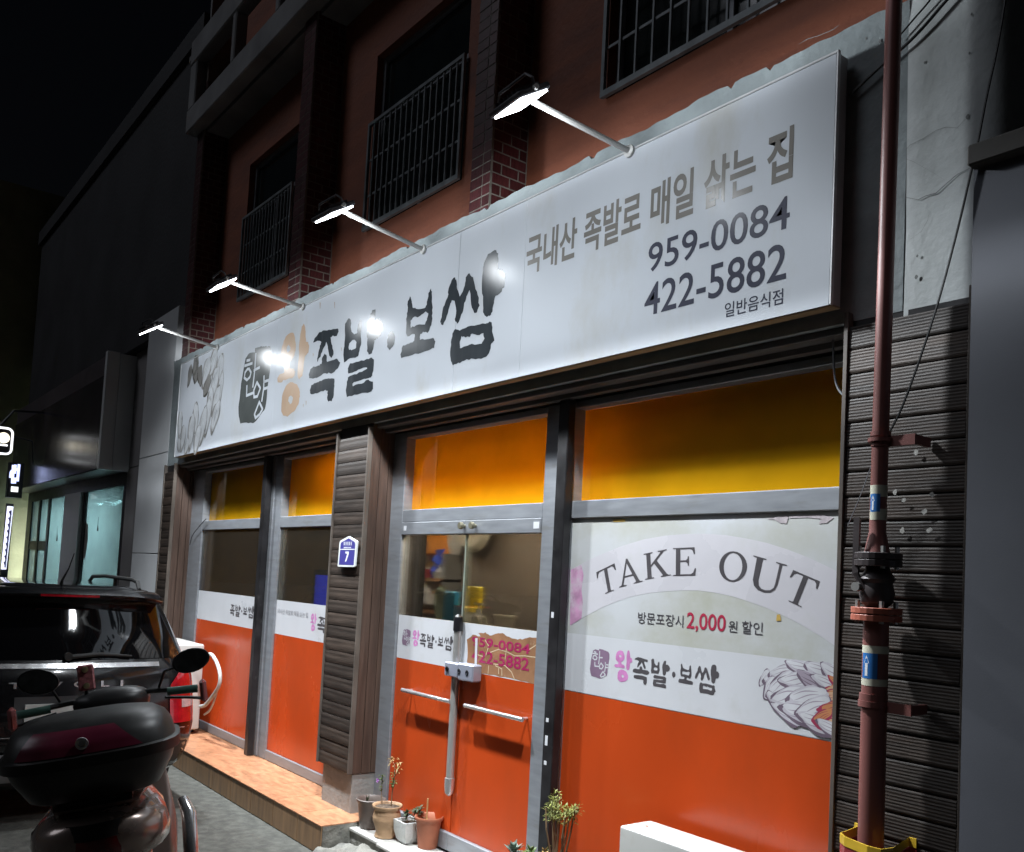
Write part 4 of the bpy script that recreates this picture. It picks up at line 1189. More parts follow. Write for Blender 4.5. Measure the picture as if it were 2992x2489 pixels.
# ================================================================ flower pots with plants
M_TERRA = mat('terracotta', (0.36, 0.12, 0.062), 0.65, var=0.18, scale=8, bump=0.1, bscale=60)
M_SAND = mat('sand_clay', (0.44, 0.28, 0.16), 0.62, var=0.2, scale=9, bump=0.25, bscale=30, bstretch=(1, 1, 4))
M_BROWN = mat('brown_clay', (0.13, 0.1, 0.086), 0.5, var=0.2, scale=8)
M_WPOT = mat('white_glaze', (0.6, 0.62, 0.61), 0.35, var=0.1, scale=12, bump=0.3, bscale=55, dirt=(0.5, 0.5, 0.42), dscale=6)
M_SOIL = mat('potting_soil', (0.09, 0.065, 0.045), 0.95, var=0.6, scale=60, bump=0.8, bscale=90)
M_STEM = mat('plant_stem', (0.2, 0.13, 0.07), 0.7)
M_LEAF = mat('green_leaf', (0.09, 0.145, 0.035), 0.5, var=0.4, scale=30)
M_LEAFD = mat('dark_leaf', (0.035, 0.055, 0.022), 0.45, var=0.4, scale=30)
M_LEAFY = mat('yellow_leaf', (0.3, 0.2, 0.06), 0.55, var=0.4, scale=30)
M_LEAFB = mat('grey_green_leaf', (0.15, 0.21, 0.17), 0.5, var=0.3, scale=30)
M_LEAFO = mat('olive_leaf', (0.2, 0.22, 0.045), 0.5, var=0.35, scale=30)
M_FLOWER = mat('violet_petal', (0.5, 0.22, 0.6), 0.5)
def pot(name, lab, x, y, prof, m_, square=False):
    t_ = thing(name, lab, 'flower pot', (x, y, SLZ))
    if square:
        hh = prof
        m = MB()
        w0, w1 = 0.055, 0.072
        rows_ = []
        for (w, z) in ((0.042, 0.0), (w0, 0.02), (w1-0.004, 0.07), (w1, hh), (w1-0.009, hh), (w1-0.012, hh-0.02)):
            rows_.append([(x+w*a, y+w*c, SLZ+z) for a, c in ((-1, -1), (1, -1), (1, 1), (-1, 1), (-1, -1))])
        m.grid(rows_)
        m.add(rows_[0][:4], [(3, 2, 1, 0)])
        m.build('pot', m_, t_, smooth=True, sharp=50)
        zs, rs = SLZ+hh-0.02, w1-0.012
        MB().add([(x-rs, y-rs, zs), (x+rs, y-rs, zs), (x+rs, y+rs, zs), (x-rs, y+rs, zs)], [(0, 1, 2, 3)]).build('soil', M_SOIL, t_)
    else:
        m = MB()
        m.lathe(prof, (x, y, SLZ), 28)
        m.build('pot', m_, t_, smooth=True, sharp=60)
        r_, z_ = prof[-1]
        MB().lathe([(r_*0.99, z_+0.001), (r_*0.5, z_+0.006)], (x, y, SLZ), 20).build('soil', M_SOIL, t_, smooth=True)
    return t_
def leaf(mb, base, d, L, w, droop=0.3):
    """one pointed leaf as two folded quads"""
    d = Vector(d).normalized()
    side = d.cross(Vector((0, 0, 1)))
    if side.length < 0.05:
        side = Vector((1, 0, 0))
    side.normalize()
    nrm = side.cross(d).normalized()
    b0 = Vector(base)
    mid = b0+d*L*0.5+nrm*L*0.06
    tip = b0+d*L-Vector((0, 0, droop*L))
    mb.add([b0, mid+side*w+nrm*w*0.3, tip, mid-side*w+nrm*w*0.3, mid], [(0, 1, 4), (1, 2, 4), (2, 3, 4), (3, 0, 4)])
rr = random.Random(11)
# brown pot at the back left
PX = W(1080, 2418, 2, SLZ)
p1 = pot('flower_pot', 'dark brown clay pot half hidden at the left of the pot row', PX.x, PX.y, [(0.06, 0), (0.066, 0.01), (0.077, 0.10), (0.084, 0.16), (0.094, 0.176), (0.097, 0.186), (0.092, 0.19), (0.08, 0.175), (0.077, 0.135)], M_BROWN)
mb = MB()
for k in range(5):
    leaf(mb, (PX.x-0.03+rr.uniform(-0.01, 0.01), PX.y-0.015, SLZ+0.13), (rr.uniform(-0.2, 0.2), rr.uniform(-0.2, 0.2), 1), rr.uniform(0.06, 0.1), 0.007, 0)
mb.build('shoot', M_LEAFD, p1, fix=False)
# sand coloured bellied pot
q = W(1127, 2444, 2, SLZ)
p2 = pot('flower_pot', 'sand coloured bellied clay pot with a thin yellowing plant', q.x, q.y, [(0.064, 0), (0.072, 0.006), (0.07, 0.016), (0.063, 0.032), (0.072, 0.065), (0.086, 0.10), (0.089, 0.125), (0.084, 0.152), (0.078, 0.166), (0.08, 0.174), (0.091, 0.184), (0.097, 0.193), (0.094, 0.199), (0.084, 0.195), (0.08, 0.182)], M_SAND)
px, py, pz0 = q.x, q.y, SLZ+0.183
mb = MB()
mb.tube([(px+0.01, py+0.02, pz0), (px+0.015, py+0.02, pz0+0.09), (px+0.03, py+0.02, pz0+0.19), (px+0.01, py+0.03, pz0+0.26), (px-0.05, py+0.03, pz0+0.3)], [0.004, 0.0035, 0.003, 0.002, 0.001], 6)
mb.tube([(px-0.05, py-0.01, pz0), (px-0.065, py-0.01, pz0+0.08), (px-0.07, py-0.01, pz0+0.17)], [0.003, 0.0025, 0.0015], 6)
mb.tube([(px+0.03, py+0.02, pz0+0.19), (px+0.07, py+0.02, pz0+0.25), (px+0.075, py+0.02, pz0+0.31)], [0.0025, 0.002, 0.001], 6)
mb.build('stems', M_STEM, p2)
mb = MB()
for k in range(26):
    t = rr.random()
    leaf(mb, (px+0.02+0.01*t, py+0.02, pz0+0.11+0.1*t), (rr.uniform(-1, 1), rr.uniform(-1, 0.6), rr.uniform(0.1, 1)), rr.uniform(0.03, 0.05), 0.006, 0.2)
for k in range(30):
    t = rr.random()
    leaf(mb, (px-0.067, py-0.01, pz0+0.08+0.1*t), (rr.uniform(-1, 1), rr.uniform(-1, 0.6), rr.uniform(0.3, 1)), rr.uniform(0.02, 0.035), 0.005, 0.1)
mb.build('green_leaves', M_LEAF, p2, fix=False)
mb = MB()
for k in range(34):
    t = rr.random()
    bs = (px+0.01-0.06*t, py+0.03, pz0+0.25+0.05*t) if k % 2 else (px+0.07+0.01*t, py+0.02, pz0+0.22+0.09*t)
    leaf(mb, bs, (rr.uniform(-1, 1), rr.uniform(-1, 0.6), rr.uniform(-0.4, 0.5)), rr.uniform(0.03, 0.05), 0.005, 0.3)
mb.build('yellow_leaves', M_LEAFY, p2, fix=False)
mb = MB()
for k in range(6):
    a = k*math.pi/3
    leaf(mb, (px-0.105, py-0.02, pz0+0.145), (math.cos(a), -0.4, math.sin(a)), 0.016, 0.008, 0)
mb.build('flower', M_FLOWER, p2, fix=False)
# white square pot
q = W(1188, 2458, 2, SLZ)
p3 = pot('flower_pot', 'white glazed square pot with dark leafy rosettes', q.x+0.02, q.y, 0.135, M_WPOT, True)
mb = MB()
for c in ((-0.02, -0.01, 0.06), (0.06, 0.03, 0.1), (0.02, 0.03, 0.08)):
    for k in range(34):
        leaf(mb, (q.x+0.02+c[0], q.y+c[1], SLZ+0.115+rr.uniform(0.02, c[2])), (rr.uniform(-1, 1), rr.uniform(-1, 1), rr.uniform(-0.1, 1.0)), rr.uniform(0.03, 0.055), 0.009, 0.15)
mb.build('leaves', M_LEAFD, p3, fix=False)
mb = MB()
for c in ((-0.02, -0.01), (0.06, 0.03), (0.02, 0.03)):
    mb.tube([(q.x+0.02+c[0]*0.4, q.y+c[1], SLZ+0.11), (q.x+0.02+c[0], q.y+c[1], SLZ+0.18)], 0.003, 5)
mb.build('stems', M_STEM, p3)
# terracotta pot
q = W(1242, 2473, 2, SLZ)
p4 = pot('flower_pot', 'reddish terracotta pot with a wooden stick in it', q.x+0.02, q.y+0.005, [(0.058, 0), (0.061, 0.01), (0.076, 0.155), (0.078, 0.16), (0.086, 0.168), (0.09, 0.184), (0.087, 0.19), (0.08, 0.186), (0.072, 0.15)], M_TERRA)
mb = MB()
mb.tube([(q.x+0.0, q.y, SLZ+0.14), (q.x+0.003, q.y, SLZ+0.29)], 0.005, 6)
mb.build('stick', mat('pale_stick', (0.5, 0.3, 0.13), 0.7), p4)
mb = MB()
for k in range(10):
    leaf(mb, (q.x+0.02, q.y+0.005, SLZ+0.15), (rr.uniform(-1, 1), rr.uniform(-1, 1), rr.uniform(0, 0.5)), rr.uniform(0.03, 0.05), 0.008, 0.4)
mb.build('dry_leaves', M_LEAFY, p4, fix=False)
# plants standing at the foot of the post, pots below the picture
def lowpot(lab, x, y, r, h, m_):
    t_ = thing('potted_plant', lab, 'plant', (x, y, 0.0))
    MB().lathe([(r*0.7, 0), (r*0.72, 0.01), (r*0.95, h*0.85), (r*1.05, h*0.88), (r*1.05, h), (r*0.95, h), (r*0.9, h-0.03)], (x, y, 0), 20).build('pot', m_, t_, smooth=True)
    MB().lathe([(r*0.9, h-0.03), (r*0.3, h-0.025)], (x, y, 0), 16).build('soil', M_SOIL, t_)
    return t_
EY = -0.23
ex, ez = FP(1640, 2400, EY)
t = lowpot('bushy olive green shrub in front of the dark post', ex+0.02, EY-0.03, 0.12, 0.26, M_TERRA)
mb = MB()
heads = [FP(*p, EY) for p in ((1624, 2330), (1615, 2358), (1640, 2368), (1662, 2372), (1628, 2385), (1672, 2385), (1650, 2392), (1610, 2378), (1682, 2366))]
for hx, hz in heads:
    y_ = EY+rr.uniform(-0.05, 0.03)
    mb.tube([(ex+0.01+rr.uniform(-0.02, 0.02), EY-0.02, 0.22), (0.5*(ex+hx)+rr.uniform(-0.01, 0.01), EY-0.015, 0.45), (hx*0.8+ex*0.2, y_, hz-0.10), (hx, y_, hz)], [0.006, 0.005, 0.0045, 0.003], 6)
mb.build('stems', M_STEM, t)
mb = MB()
for hx, hz in heads:
    for k in range(70):
        d = Vector((rr.gauss(0, 1), rr.gauss(0, 1), rr.gauss(0.5, 0.8))).normalized()
        leaf(mb, (hx+d.x*0.006, EY+rr.uniform(-0.03, 0.03), hz+rr.uniform(-0.03, 0.02)), d, rr.uniform(0.02, 0.038), 0.0032, 0.05)
mb.build('leaves', M_LEAFO, t, fix=False)
def rosette(lab, sx, sy, Y, m_, R_, nl, h):
    x_, z_ = FP(sx, sy, Y)
    t_ = lowpot(lab, x_, Y, 0.09, 0.24, M_BROWN)
    mb_ = MB()
    for k in range(nl):
        el = rr.uniform(0.1, 1.3)
        a = k*2.4
        d = (math.cos(a)*math.cos(el), math.sin(a)*math.cos(el), math.sin(el))
        leaf(mb_, (x_+d[0]*0.01, Y+d[1]*0.01, z_-0.03+0.02*el), d, R_*rr.uniform(0.8, 1.1), R_*0.22, 0.0)
    mb_.build('leaves', m_, t_, fix=False)
    mb_ = MB()
    mb_.tube([(x_, Y, 0.2), (x_+0.005, Y, z_-0.02)], 0.008, 6)
    mb_.build('stem', M_STEM, t_)
    return t_
rosette('blue green succulent rosette at the bottom edge before the door', 1500, 2482, -0.2, M_LEAFB, 0.06, 30, 0.2)
rosette('fresh green rosette plant right of the blue green succulent', 1552, 2486, -0.2, M_LEAF, 0.05, 22, 0.2)
t = rosette('small yellow green twig plant beside the dark post', 1590, 2484, -0.2, M_LEAFY, 0.028, 12, 0.2)
mb = MB()
x_, z_ = FP(1596, 2470, -0.2)
mb.tube([(x_-0.02, -0.2, z_-0.08), (x_+0.02, -0.2, z_+0.01)], 0.0015, 5)
for k in range(9):
    leaf(mb, (x_-0.02+0.005*k, -0.2, z_-0.08+0.01*k), (rr.uniform(-1, 1), rr.uniform(-1, 1), 0.4), 0.018, 0.006, 0)
mb.build('twig', M_LEAFO, t, fix=False)

# ================================================================ air conditioner units
M_ACW = mat('ac_white', (0.5, 0.5, 0.475), 0.4, var=0.06, scale=4, dirt=(0.4, 0.385, 0.34), dscale=4)
def ac_unit(lab, x0, x1, y0, y1, z0, z1, slat_side):
    t_ = thing('air_conditioner_unit', lab, 'air conditioner', ((x0+x1)/2, (y0+y1)/2, z0))
    MB().box(x0, x1, y0, y1, z0+0.04, z1).build('casing', M_ACW, t_, bevel=0.022, seg=3, smooth=True)
    for fx in (x0+0.1, x1-0.16):
        MB().box(fx, fx+0.05, y0+0.01, y1-0.01, z0, z0+0.041).build('foot', M_BLACK, t_)
    xc, zc_ = x0+(x1-x0)*0.4, (z0+z1)/2
    m = MB()
    for r_ in (0.04, 0.08, 0.12, 0.16, 0.2):
        m.tube([(xc+r_*math.cos(a), y0-0.008, zc_+r_*math.sin(a)) for a in [2*math.pi*k/24 for k in range(24)]], 0.003, 5, close=True)
    for k in range(8):
        a = k*math.pi/4
        m.tube([(xc, y0-0.01, zc_), (xc+0.22*math.cos(a), y0-0.01, zc_+0.22*math.sin(a))], 0.003, 5)
    m.build('fan_guard', M_ACW, t_)
    MB().lathe([(0.22, 0), (0.22, -0.003)], (xc, y0+0.0, zc_), 28, 'Y').build('fan_opening', M_BLACK, t_)
    return t_
ac1 = ac_unit('white outdoor air conditioner unit behind the parked black car', -9.50, -8.72, -0.40, -0.12, 0.19, 1.035, True)
m = MB()
def pix(pts, Y, z=None):
    return [(FP(x_, y_, Y)[0], Y, FP(x_, y_, Y)[1]) for x_, y_ in pts]
GP = lambda lst: [(0+x_/2.1, 1659+y_/2.1) for x_, y_ in lst]
m.tube(cat(pix(GP([(1225, 580), (1255, 545), (1295, 530), (1330, 580), (1350, 650), (1345, 720), (1310, 780), (1262, 840), (1230, 850)]), -0.22)), 0.017, 10)
m.tube(cat(pix(GP([(1255, 900), (1290, 870), (1320, 800), (1350, 690)]), -0.2)), 0.01, 8)
m.build('hose', M_ACW, ac1, smooth=True)
ac2 = thing('air_conditioner_unit', 'white slotted outdoor unit standing against the orange panel', 'air conditioner', (-2.5, -0.2, 0.0))
MB().box(-2.9, -2.05, -0.29, -0.095, 0.05, 0.759).build('casing', M_ACW, ac2, bevel=0.016, seg=3, smooth=True)
sl_ = MB().box(-0.33, 0.33, -0.003, 0.004, -0.004, 0.004).mesh('slot', M_BLACK)
for k in range(26):
    inst('slot', sl_, ac2, (-2.5, -0.2905, 0.13+0.021*k))
MB().box(-2.86, -2.8, -0.28, -0.11, 0.0, 0.051).build('foot', M_BLACK, ac2)
MB().box(-2.15, -2.09, -0.28, -0.11, 0.0, 0.051).build('foot', M_BLACK, ac2)
MB().lathe([(0.008, 0), (0.008, 0.0015)], (-2.83, -0.19, 0.7588), 10).build('screw', M_TERRA, ac2)

# ================================================================ house number plate
pl = thing('house_number_plate', 'blue house number plate with white border on the wooden pillar', 'sign', (-5.71, -0.24, 1.84))
def PZ(x_, y_, Y=-0.245): return FP(960+x_/12.475, 1540+y_/12.475, Y)
op = [(730, 335), (760, 345), (1010, 490), (1032, 530), (1020, 700), (985, 1100), (955, 1420), (930, 1450), (350, 1440), (328, 1410), (360, 1080), (395, 600), (415, 520), (440, 490), (700, 345)]
ip = [(738, 405), (960, 545), (978, 600), (950, 1000), (915, 1385), (378, 1368), (410, 1000), (445, 600), (470, 555)]
MB().prism([PZ(*q_) for q_ in op], -0.245, -0.233).build('plate', mat('plate_white', (0.72, 0.75, 0.75), 0.35), pl)
MB().sheet([[PZ(*q_) for q_ in ip]], -0.2455).build('blue_field', mat('plate_blue', (0.06, 0.055, 0.27), 0.35, var=0.08), pl, fix=False)
M_PW = mat('plate_print', (0.72, 0.75, 0.78), 0.4)
MB().sheet([[PZ(*q_) for q_ in ((430, 795), (965, 795), (962, 828), (428, 825))]], -0.2462).build('line', M_PW, pl, fix=False)
MB().sheet([[PZ(*q_) for q_ in ((620, 890), (745, 890), (742, 985), (650, 1255), (605, 1255), (690, 965), (620, 960))]], -0.2462).build('lettering', M_PW, pl, fix=False)
m = MB()
for k in range(5):
    x_ = 560+k*64
    for q_ in (((x_, 540), (x_+46, 538), (x_+46, 556), (x_, 558)), ((x_+14, 556), (x_+32, 556), (x_+32, 650), (x_+14, 650)), ((x_, 590), (x_+46, 588), (x_+46, 606), (x_, 608)), ((x_, 640), (x_+46, 638), (x_+46, 656), (x_, 658))):
        m.sheet([[PZ(*w_) for w_ in q_]], -0.2462)
for k in range(9):
    x_ = 565+k*30
    m.sheet([[PZ(*w_) for w_ in ((x_, 725), (x_+20, 725), (x_+20, 770), (x_, 772))]], -0.2462)
m.build('lettering', M_PW, pl, fix=False)

# ================================================================ gas pipe, valve, guard
M_PIPE = mat('red_brown_pipe', (0.22, 0.085, 0.075), 0.45, var=0.15, scale=5, stretch=(1, 1, 0.4))
M_TAPEW = mat('cream_band', (0.55, 0.54, 0.43), 0.5)
M_BLUE = mat('blue_sticker', (0.03, 0.16, 0.45), 0.4)
M_VALVE = mat('valve_iron', (0.045, 0.035, 0.036), 0.5, 0.2, var=0.4)
M_ORED = mat('flange_red', (0.36, 0.1, 0.062), 0.5)
gx, gy = -1.69, -0.33
pp = thing('gas_pipe', 'red brown gas pipe with valve running up the right pillar', 'pipe', (gx, gy, 0))
def zat(sy_, sx_=2560): return W(sx_, sy_, 1, gy).z
m = MB()
zf1, zf2 = zat(1615), zat(1795)
m.tube([(gx+0.012, gy, 6.8), (gx-0.004, gy, zf1+0.11)], 0.0275, 16)
m.tube([(gx-0.004, gy, zf1+0.11), (gx-0.004, gy, zf1+0.07), (gx-0.004, gy, zf1)], [0.0275, 0.028, 0.042], 16)
m.build('upper_pipe', M_PIPE, pp, smooth=True)
m = MB()
m.tube([(gx, gy, zf2), (gx+0.006, gy, 0.0)], 0.042, 18)
m.build('lower_pipe', M_PIPE, pp, smooth=True)
for (zc_, r_, h_) in ((zat(1270), 0.034, 0.008), (zat(1290, 2556), 0.031, 0.02), (zat(1288), 0.042, 0.006), (zat(2057), 0.049, 0.01), (zat(2045), 0.046, 0.02)):
    MB().lathe([(r_, -h_), (r_, h_)], (gx-0.002, gy, zc_), 18).build('clamp', M_PIPE, pp, smooth=True)
for a_, c_ in ((1428, 1445), (1497, 1512), ):
    MB().lathe([(0.0282, 0), (0.0282, zat(a_)-zat(c_)+0.02)], (gx-0.003, gy, zat(c_)-0.01), 18).build('band', M_TAPEW, pp, smooth=True)
for a_, c_ in ((1886, 1908), (1982, 2003)):
    MB().lathe([(0.0426, 0), (0.0426, zat(a_)-zat(c_))], (gx+0.001, gy, zat(c_)), 18).build('band', M_TAPEW, pp, smooth=True)
def wrap(r_, z0_, z1_, a0, a1, m_, nm, cx_):
    mm = MB()
    n_ = 8
    mm.grid([[(cx_+r_*math.cos(a0+(a1-a0)*k/n_), gy+r_*math.sin(a0+(a1-a0)*k/n_), z_) for k in range(n_+1)] for z_ in (z0_, z1_)])
    mm.build(nm, m_, pp, smooth=True)
A0, A1 = math.radians(-125), math.radians(-50)
wrap(0.0284, zat(1497), zat(1445), A0, A1, M_BLUE, 'sticker', gx-0.003)
wrap(0.0428, zat(1982), zat(1908), A0, A1, M_BLUE, 'sticker', gx+0.001)
def arrow(r_, z0_, z1_, cx_, small):
    am = math.radians(-100)
    def pt(da, z_): return (cx_+r_*math.cos(am+da), gy+r_*math.sin(am+da), z_)
    mm = MB()
    L_ = z1_-z0_
    mm.add([pt(-0.12, z0_+L_*0.1), pt(0.12, z0_+L_*0.1), pt(0.12, z0_+L_*0.6), pt(-0.12, z0_+L_*0.6)], [(0, 1, 2, 3)])
    mm.add([pt(-0.24, z0_+L_*0.6), pt(0.24, z0_+L_*0.6), pt(0, z0_+L_*0.92)], [(0, 1, 2)])
    mm.build('arrow_print', M_PW, pp, fix=False)
arrow(0.0288, zat(1497), zat(1445), gx-0.003, False)
arrow(0.0432, zat(1982), zat(1908), gx+0.001, True)
# valve body between flanges
m = MB()
m.lathe([(0.03, zf2+0.02), (0.052, zf2+0.04), (0.058, zf2+0.07), (0.05, zf2+0.105), (0.06, zf2+0.12), (0.062, zf1-0.09), (0.04, zf1-0.06), (0.035, zf1)], (gx, gy, 0), 18)
m.build('valve_body', M_VALVE, pp, smooth=True)
for k, zc_ in enumerate((zf1-0.012, zf1-0.036)):
    MB().lathe([(0.078, -0.011), (0.078, 0.011)], (gx, gy, zc_), 22).build('flange', M_VALVE, pp, bevel=0.002)
for k, zc_ in enumerate((zf2+0.012, zf2-0.012)):
    MB().lathe([(0.082, -0.0105), (0.082, 0.0105)], (gx, gy, zc_), 22).build('flange', M_ORED, pp, bevel=0.002)
bolt = MB().lathe([(0.0, -0.03), (0.009, -0.03), (0.009, 0.045), (0.0, 0.045)], n=6).mesh('bolt', M_STEEL)
for zc_ in (zf1-0.024, zf2):
    for k in range(4):
        a = math.pi/4+k*math.pi/2
        inst('bolt', bolt, pp, (gx+0.062*math.cos(a), gy+0.062*math.sin(a), zc_))
m = MB()
lx_, lz_ = FP(2502, 1600, gy-0.05)
lx2_, lz2_ = FP(2515, 1710, gy-0.05)
m.box(lx_-0.01, lx_+0.012, gy-0.055, gy-0.045, lz2_+0.03, FP(2505, 1512, gy-0.05)[1])
m.tube([(lx_, gy-0.05, lz2_+0.04), (lx_+0.03, gy-0.045, lz2_-0.01), (gx-0.02, gy-0.03, zf2+0.08)], 0.011, 8)
m.build('valve_lever', M_VALVE, pp)
MB().lathe([(0.016, -0.01), (0.016, 0.01)], (lx_+0.012, gy-0.06, lz2_-0.005), 10, 'Y').build('lever_pivot', M_STEEL, pp)
for sy_, L_ in ((1292, 0.09), (2062, 0.1)):
    z_ = zat(sy_)
    MB().box(gx+0.03, gx+0.03+L_, gy+0.0, gy+0.01, z_-0.018, z_+0.018).build('wall_bracket', M_PIPE, pp)
    MB().box(gx+0.03+L_-0.012, gx+0.03+L_, gy+0.01, FY-0.026, z_-0.016, z_+0.016).build('wall_bracket', M_PIPE, pp)
# guard at the foot
gd = thing('pipe_guard', 'yellow and red bumper guard around the foot of the gas pipe', 'guard', (gx, -0.35, 0))
M_YEL = mat('guard_yellow', (0.62, 0.4, 0.03), 0.45, var=0.15, scale=10)
M_GRED = mat('guard_red', (0.3, 0.03, 0.035), 0.45, var=0.15)
path = [(W(2497, 2421, 1, -0.226).x, -0.226), (W(2521, 2430, 1, -0.226).x, -0.24), (W(2455, 2441, 1, -0.40).x, -0.40), (W(2468, 2454, 1, -0.43).x, -0.43), (W(2535, 2470, 1, -0.46).x, -0.46), (W(2575, 2474, 1, -0.455).x, -0.455), (W(2612, 2468, 1, -0.40).x, -0.40), (W(2640, 2461, 1, -0.29).x, -0.29), (W(2655, 2464, 1, -0.23).x, -0.226), (W(2678, 2470, 1, -0.226).x, -0.226)]
zt_ = W(2550, 2474, 1, -0.455).z
def wallstrip(z0_, z1_, m_, nm, off=0.0):
    mm = MB()
    o1 = [(x_, y_-off, z0_) for x_, y_ in path]
    o2 = [(x_, y_-off, z1_) for x_, y_ in path]
    i1 = [(x_*0.985+gx*0.015, y_+0.004, z0_) for x_, y_ in path]
    i2 = [(x_*0.985+gx*0.015, y_+0.004, z1_) for x_, y_ in path]
    mm.grid([i1, o1, o2, i2, i1])
    mm.build(nm, m_, gd)
wallstrip(zt_-0.03, zt_, M_YEL, 'rim', 0.002)
wallstrip(zt_-0.16, zt_-0.031, M_GRED, 'red_band')
wallstrip(zt_-0.32, zt_-0.161, M_YEL, 'yellow_band')
wallstrip(0.0, zt_-0.321, M_GRED, 'red_band')
# ================================================================ cables
M_CABLE = mat('black_cable', (0.01, 0.01, 0.011), 0.5)
def cable(pts, Y, r_, lab, m_=M_CABLE):
    m__ = MB()
    P = cat(pix(pts, Y))
    m__.tube(P, r_, 6)
    o = m__.build('cable', m_, smooth=True)
    tag(o, lab, 'cable', 'loose cables on the right wall')
CC = lambda lst: [(1992+x_/2.1, 0+y_/2.1) for x_, y_ in lst]
cable(CC([(2000, -150), (1985, 0), (1935, 300), (1870, 600), (1812, 900), (1770, 1080), (1700, 1380), (1605, 1743)])+[(1992+x_/2.1, 830+y_/2.1) for x_, y_ in ((1540, 220), (1440, 520), (1350, 760), (1280, 900))], -0.34, 0.0042, 'long thin cable slanting down across the pale right wall')
cable(CC([(1680, -60), (1600, 30), (1480, 170), (1360, 290), (1250, 380), (1100, 520), (1030, 590)]), -0.225, 0.006, 'upper black cable pair member passing behind the gas pipe')
cable(CC([(1560, -50), (1500, 30), (1430, 110), (1362, 190), (1300, 260)]), -0.222, 0.0035, 'short thin cable left of the thicker one at the top of the gas pipe')
FF = lambda lst: [(1992+x_/2.1, 830+y_/2.1) for x_, y_ in lst]
cable(FF([(930, 160), (928, 300), (932, 440), (938, 560), (960, 640), (1000, 690), (1030, 720)]), -0.12, 0.005, 'grey cable hanging under the right end of the sign', M_ALU)
cable(FF([(1285, 905), (1230, 980), (1170, 1100), (1100, 1290), (1020, 1480)]), -0.3, 0.002, 'hair thin wire slanting behind the gas pipe to the window edge', M_ALU)
c3 = [(0+x_/2.1, 830+y_/2.1) for x_, y_ in ((1265, 1440), (1220, 1490), (1180, 1545), (1165, 1600))]
cable(c3, -0.05, 0.004, 'short wires sticking out beside the far left window frame')

# ================================================================ plain neighbour at the right edge
nb = thing('neighbour_wall', 'plain dark grey neighbouring wall under a concrete canopy at the right edge', 'building', (-0.6, -0.3, 0))
NX = -1.395
M_NB = mat('neighbour_grey', (0.095, 0.1, 0.118), 0.85, var=0.12, scale=3, bump=0.02, bscale=160)
b = MB()
b.box(NX, 1.6, -0.33, 3.0, 0.0, 3.2)
b.build('wall', M_NB, nb)
b = MB()
b.box(NX-0.005, 1.65, -0.37, 0.2, 3.2, 3.27)
b.build('canopy', mat('canopy_concrete', (0.05, 0.046, 0.042), 0.85, var=0.3, bump=0.05), nb, bevel=0.006)
# ================================================================ inside the shop
b = MB()
b.add([(-9.66, 3.6, 0.15), (-1.95, 3.6, 0.15), (-1.95, 3.6, 2.8), (-9.66, 3.6, 2.8)], [(0, 1, 2, 3)])
b.build('interior_back_wall', M_IWALL, bld)
b = MB()
b.box(-9.69, -9.66, 0.06, 3.6, 0.15, 2.8)
b.box(-1.94, -1.91, 0.06, 3.6, 0.15, 2.8)
b.build('interior_side_wall', mat('ochre_wall', (0.42, 0.25, 0.07), 0.7), bld)
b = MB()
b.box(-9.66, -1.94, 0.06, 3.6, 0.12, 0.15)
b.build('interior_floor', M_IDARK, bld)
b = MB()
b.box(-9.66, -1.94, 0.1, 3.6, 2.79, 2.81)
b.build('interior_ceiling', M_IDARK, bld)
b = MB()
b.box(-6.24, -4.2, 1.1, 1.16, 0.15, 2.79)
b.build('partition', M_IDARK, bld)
# kitchen cabinet hanging inside, seen over the left door leaf
cb = thing('wall_cabinet', 'orange wooden wall cabinet hanging inside behind the left door leaf', 'cabinet', (-7.2, 1.2, 2.02))
zc_ = W(1204, 1617, 1, 1.15).z
for k in range(3):
    xa = -8.15+0.62*k
    MB().box(xa+0.004, xa+0.614, 1.13, 1.15, zc_, 2.75).build('cabinet_door', M_CABINET, cb, bevel=0.003)
MB().box(-8.17, -6.28, 1.152, 1.5, zc_-0.01, 2.76).build('carcass', M_CABINET, cb)
oh = MB()
oh.box(-3.75, -2.9, 0.6, 0.65, 2.3, 2.72)
tag(oh.build('hanging_board', M_CABINET), 'orange board hanging behind the yellow transom right of the door', 'board')
# shelf with goods
sh = thing('kitchen_shelf', 'open kitchen shelf with bottles and bags behind the left door leaf', 'shelf', (-6.9, 1.1, 0.15))
M_SHELF = mat('shelf_wood', (0.3, 0.17, 0.09), 0.6)
for z_ in (1.24, 1.49, 1.76):
    MB().box(-7.5, -6.3, 0.95, 1.25, z_, z_+0.025).build('shelf_board', M_SHELF, sh)
MB().box(-7.9, -6.26, 1.25, 1.27, 0.15, 2.1).build('back_panel', mat('shelf_back', (0.72, 0.7, 0.66), 0.6), sh)
for x_ in (-7.5, -6.33):
    MB().box(x_, x_+0.03, 0.95, 1.25, 0.15, 1.99).build('upright', M_ALU, sh)
def PI(x_, y_, Y):
    return FP(1160+x_/4.5652, 1520+y_/4.5652, Y)
def prop(name, lab, cat, mb_, m_, smooth=True, bevel=0.0):
    o = mb_.build(name, m_, smooth=smooth, bevel=bevel)
    return tag(o, lab, cat)
Yn = 1.05
x_, z_ = PI(480, 780, Yn)
M_BAGB = mat('blue_bag', (0.03, 0.08, 0.5), 0.3, var=0.3, scale=20)
mb = MB()
mb.grid([[(x_-0.07+0.05*math.sin(j*1.7)*0.2+0.025*j+0.01*i, Yn+0.02*math.sin(i*2+j), z_+0.03*i+0.004*j) for j in range(6)] for i in range(9)])
prop('plastic_bag', 'crumpled bright blue plastic bag on the kitchen shelf', 'bag', mb, M_BAGB)
x_, z_ = PI(640, 840, Yn)
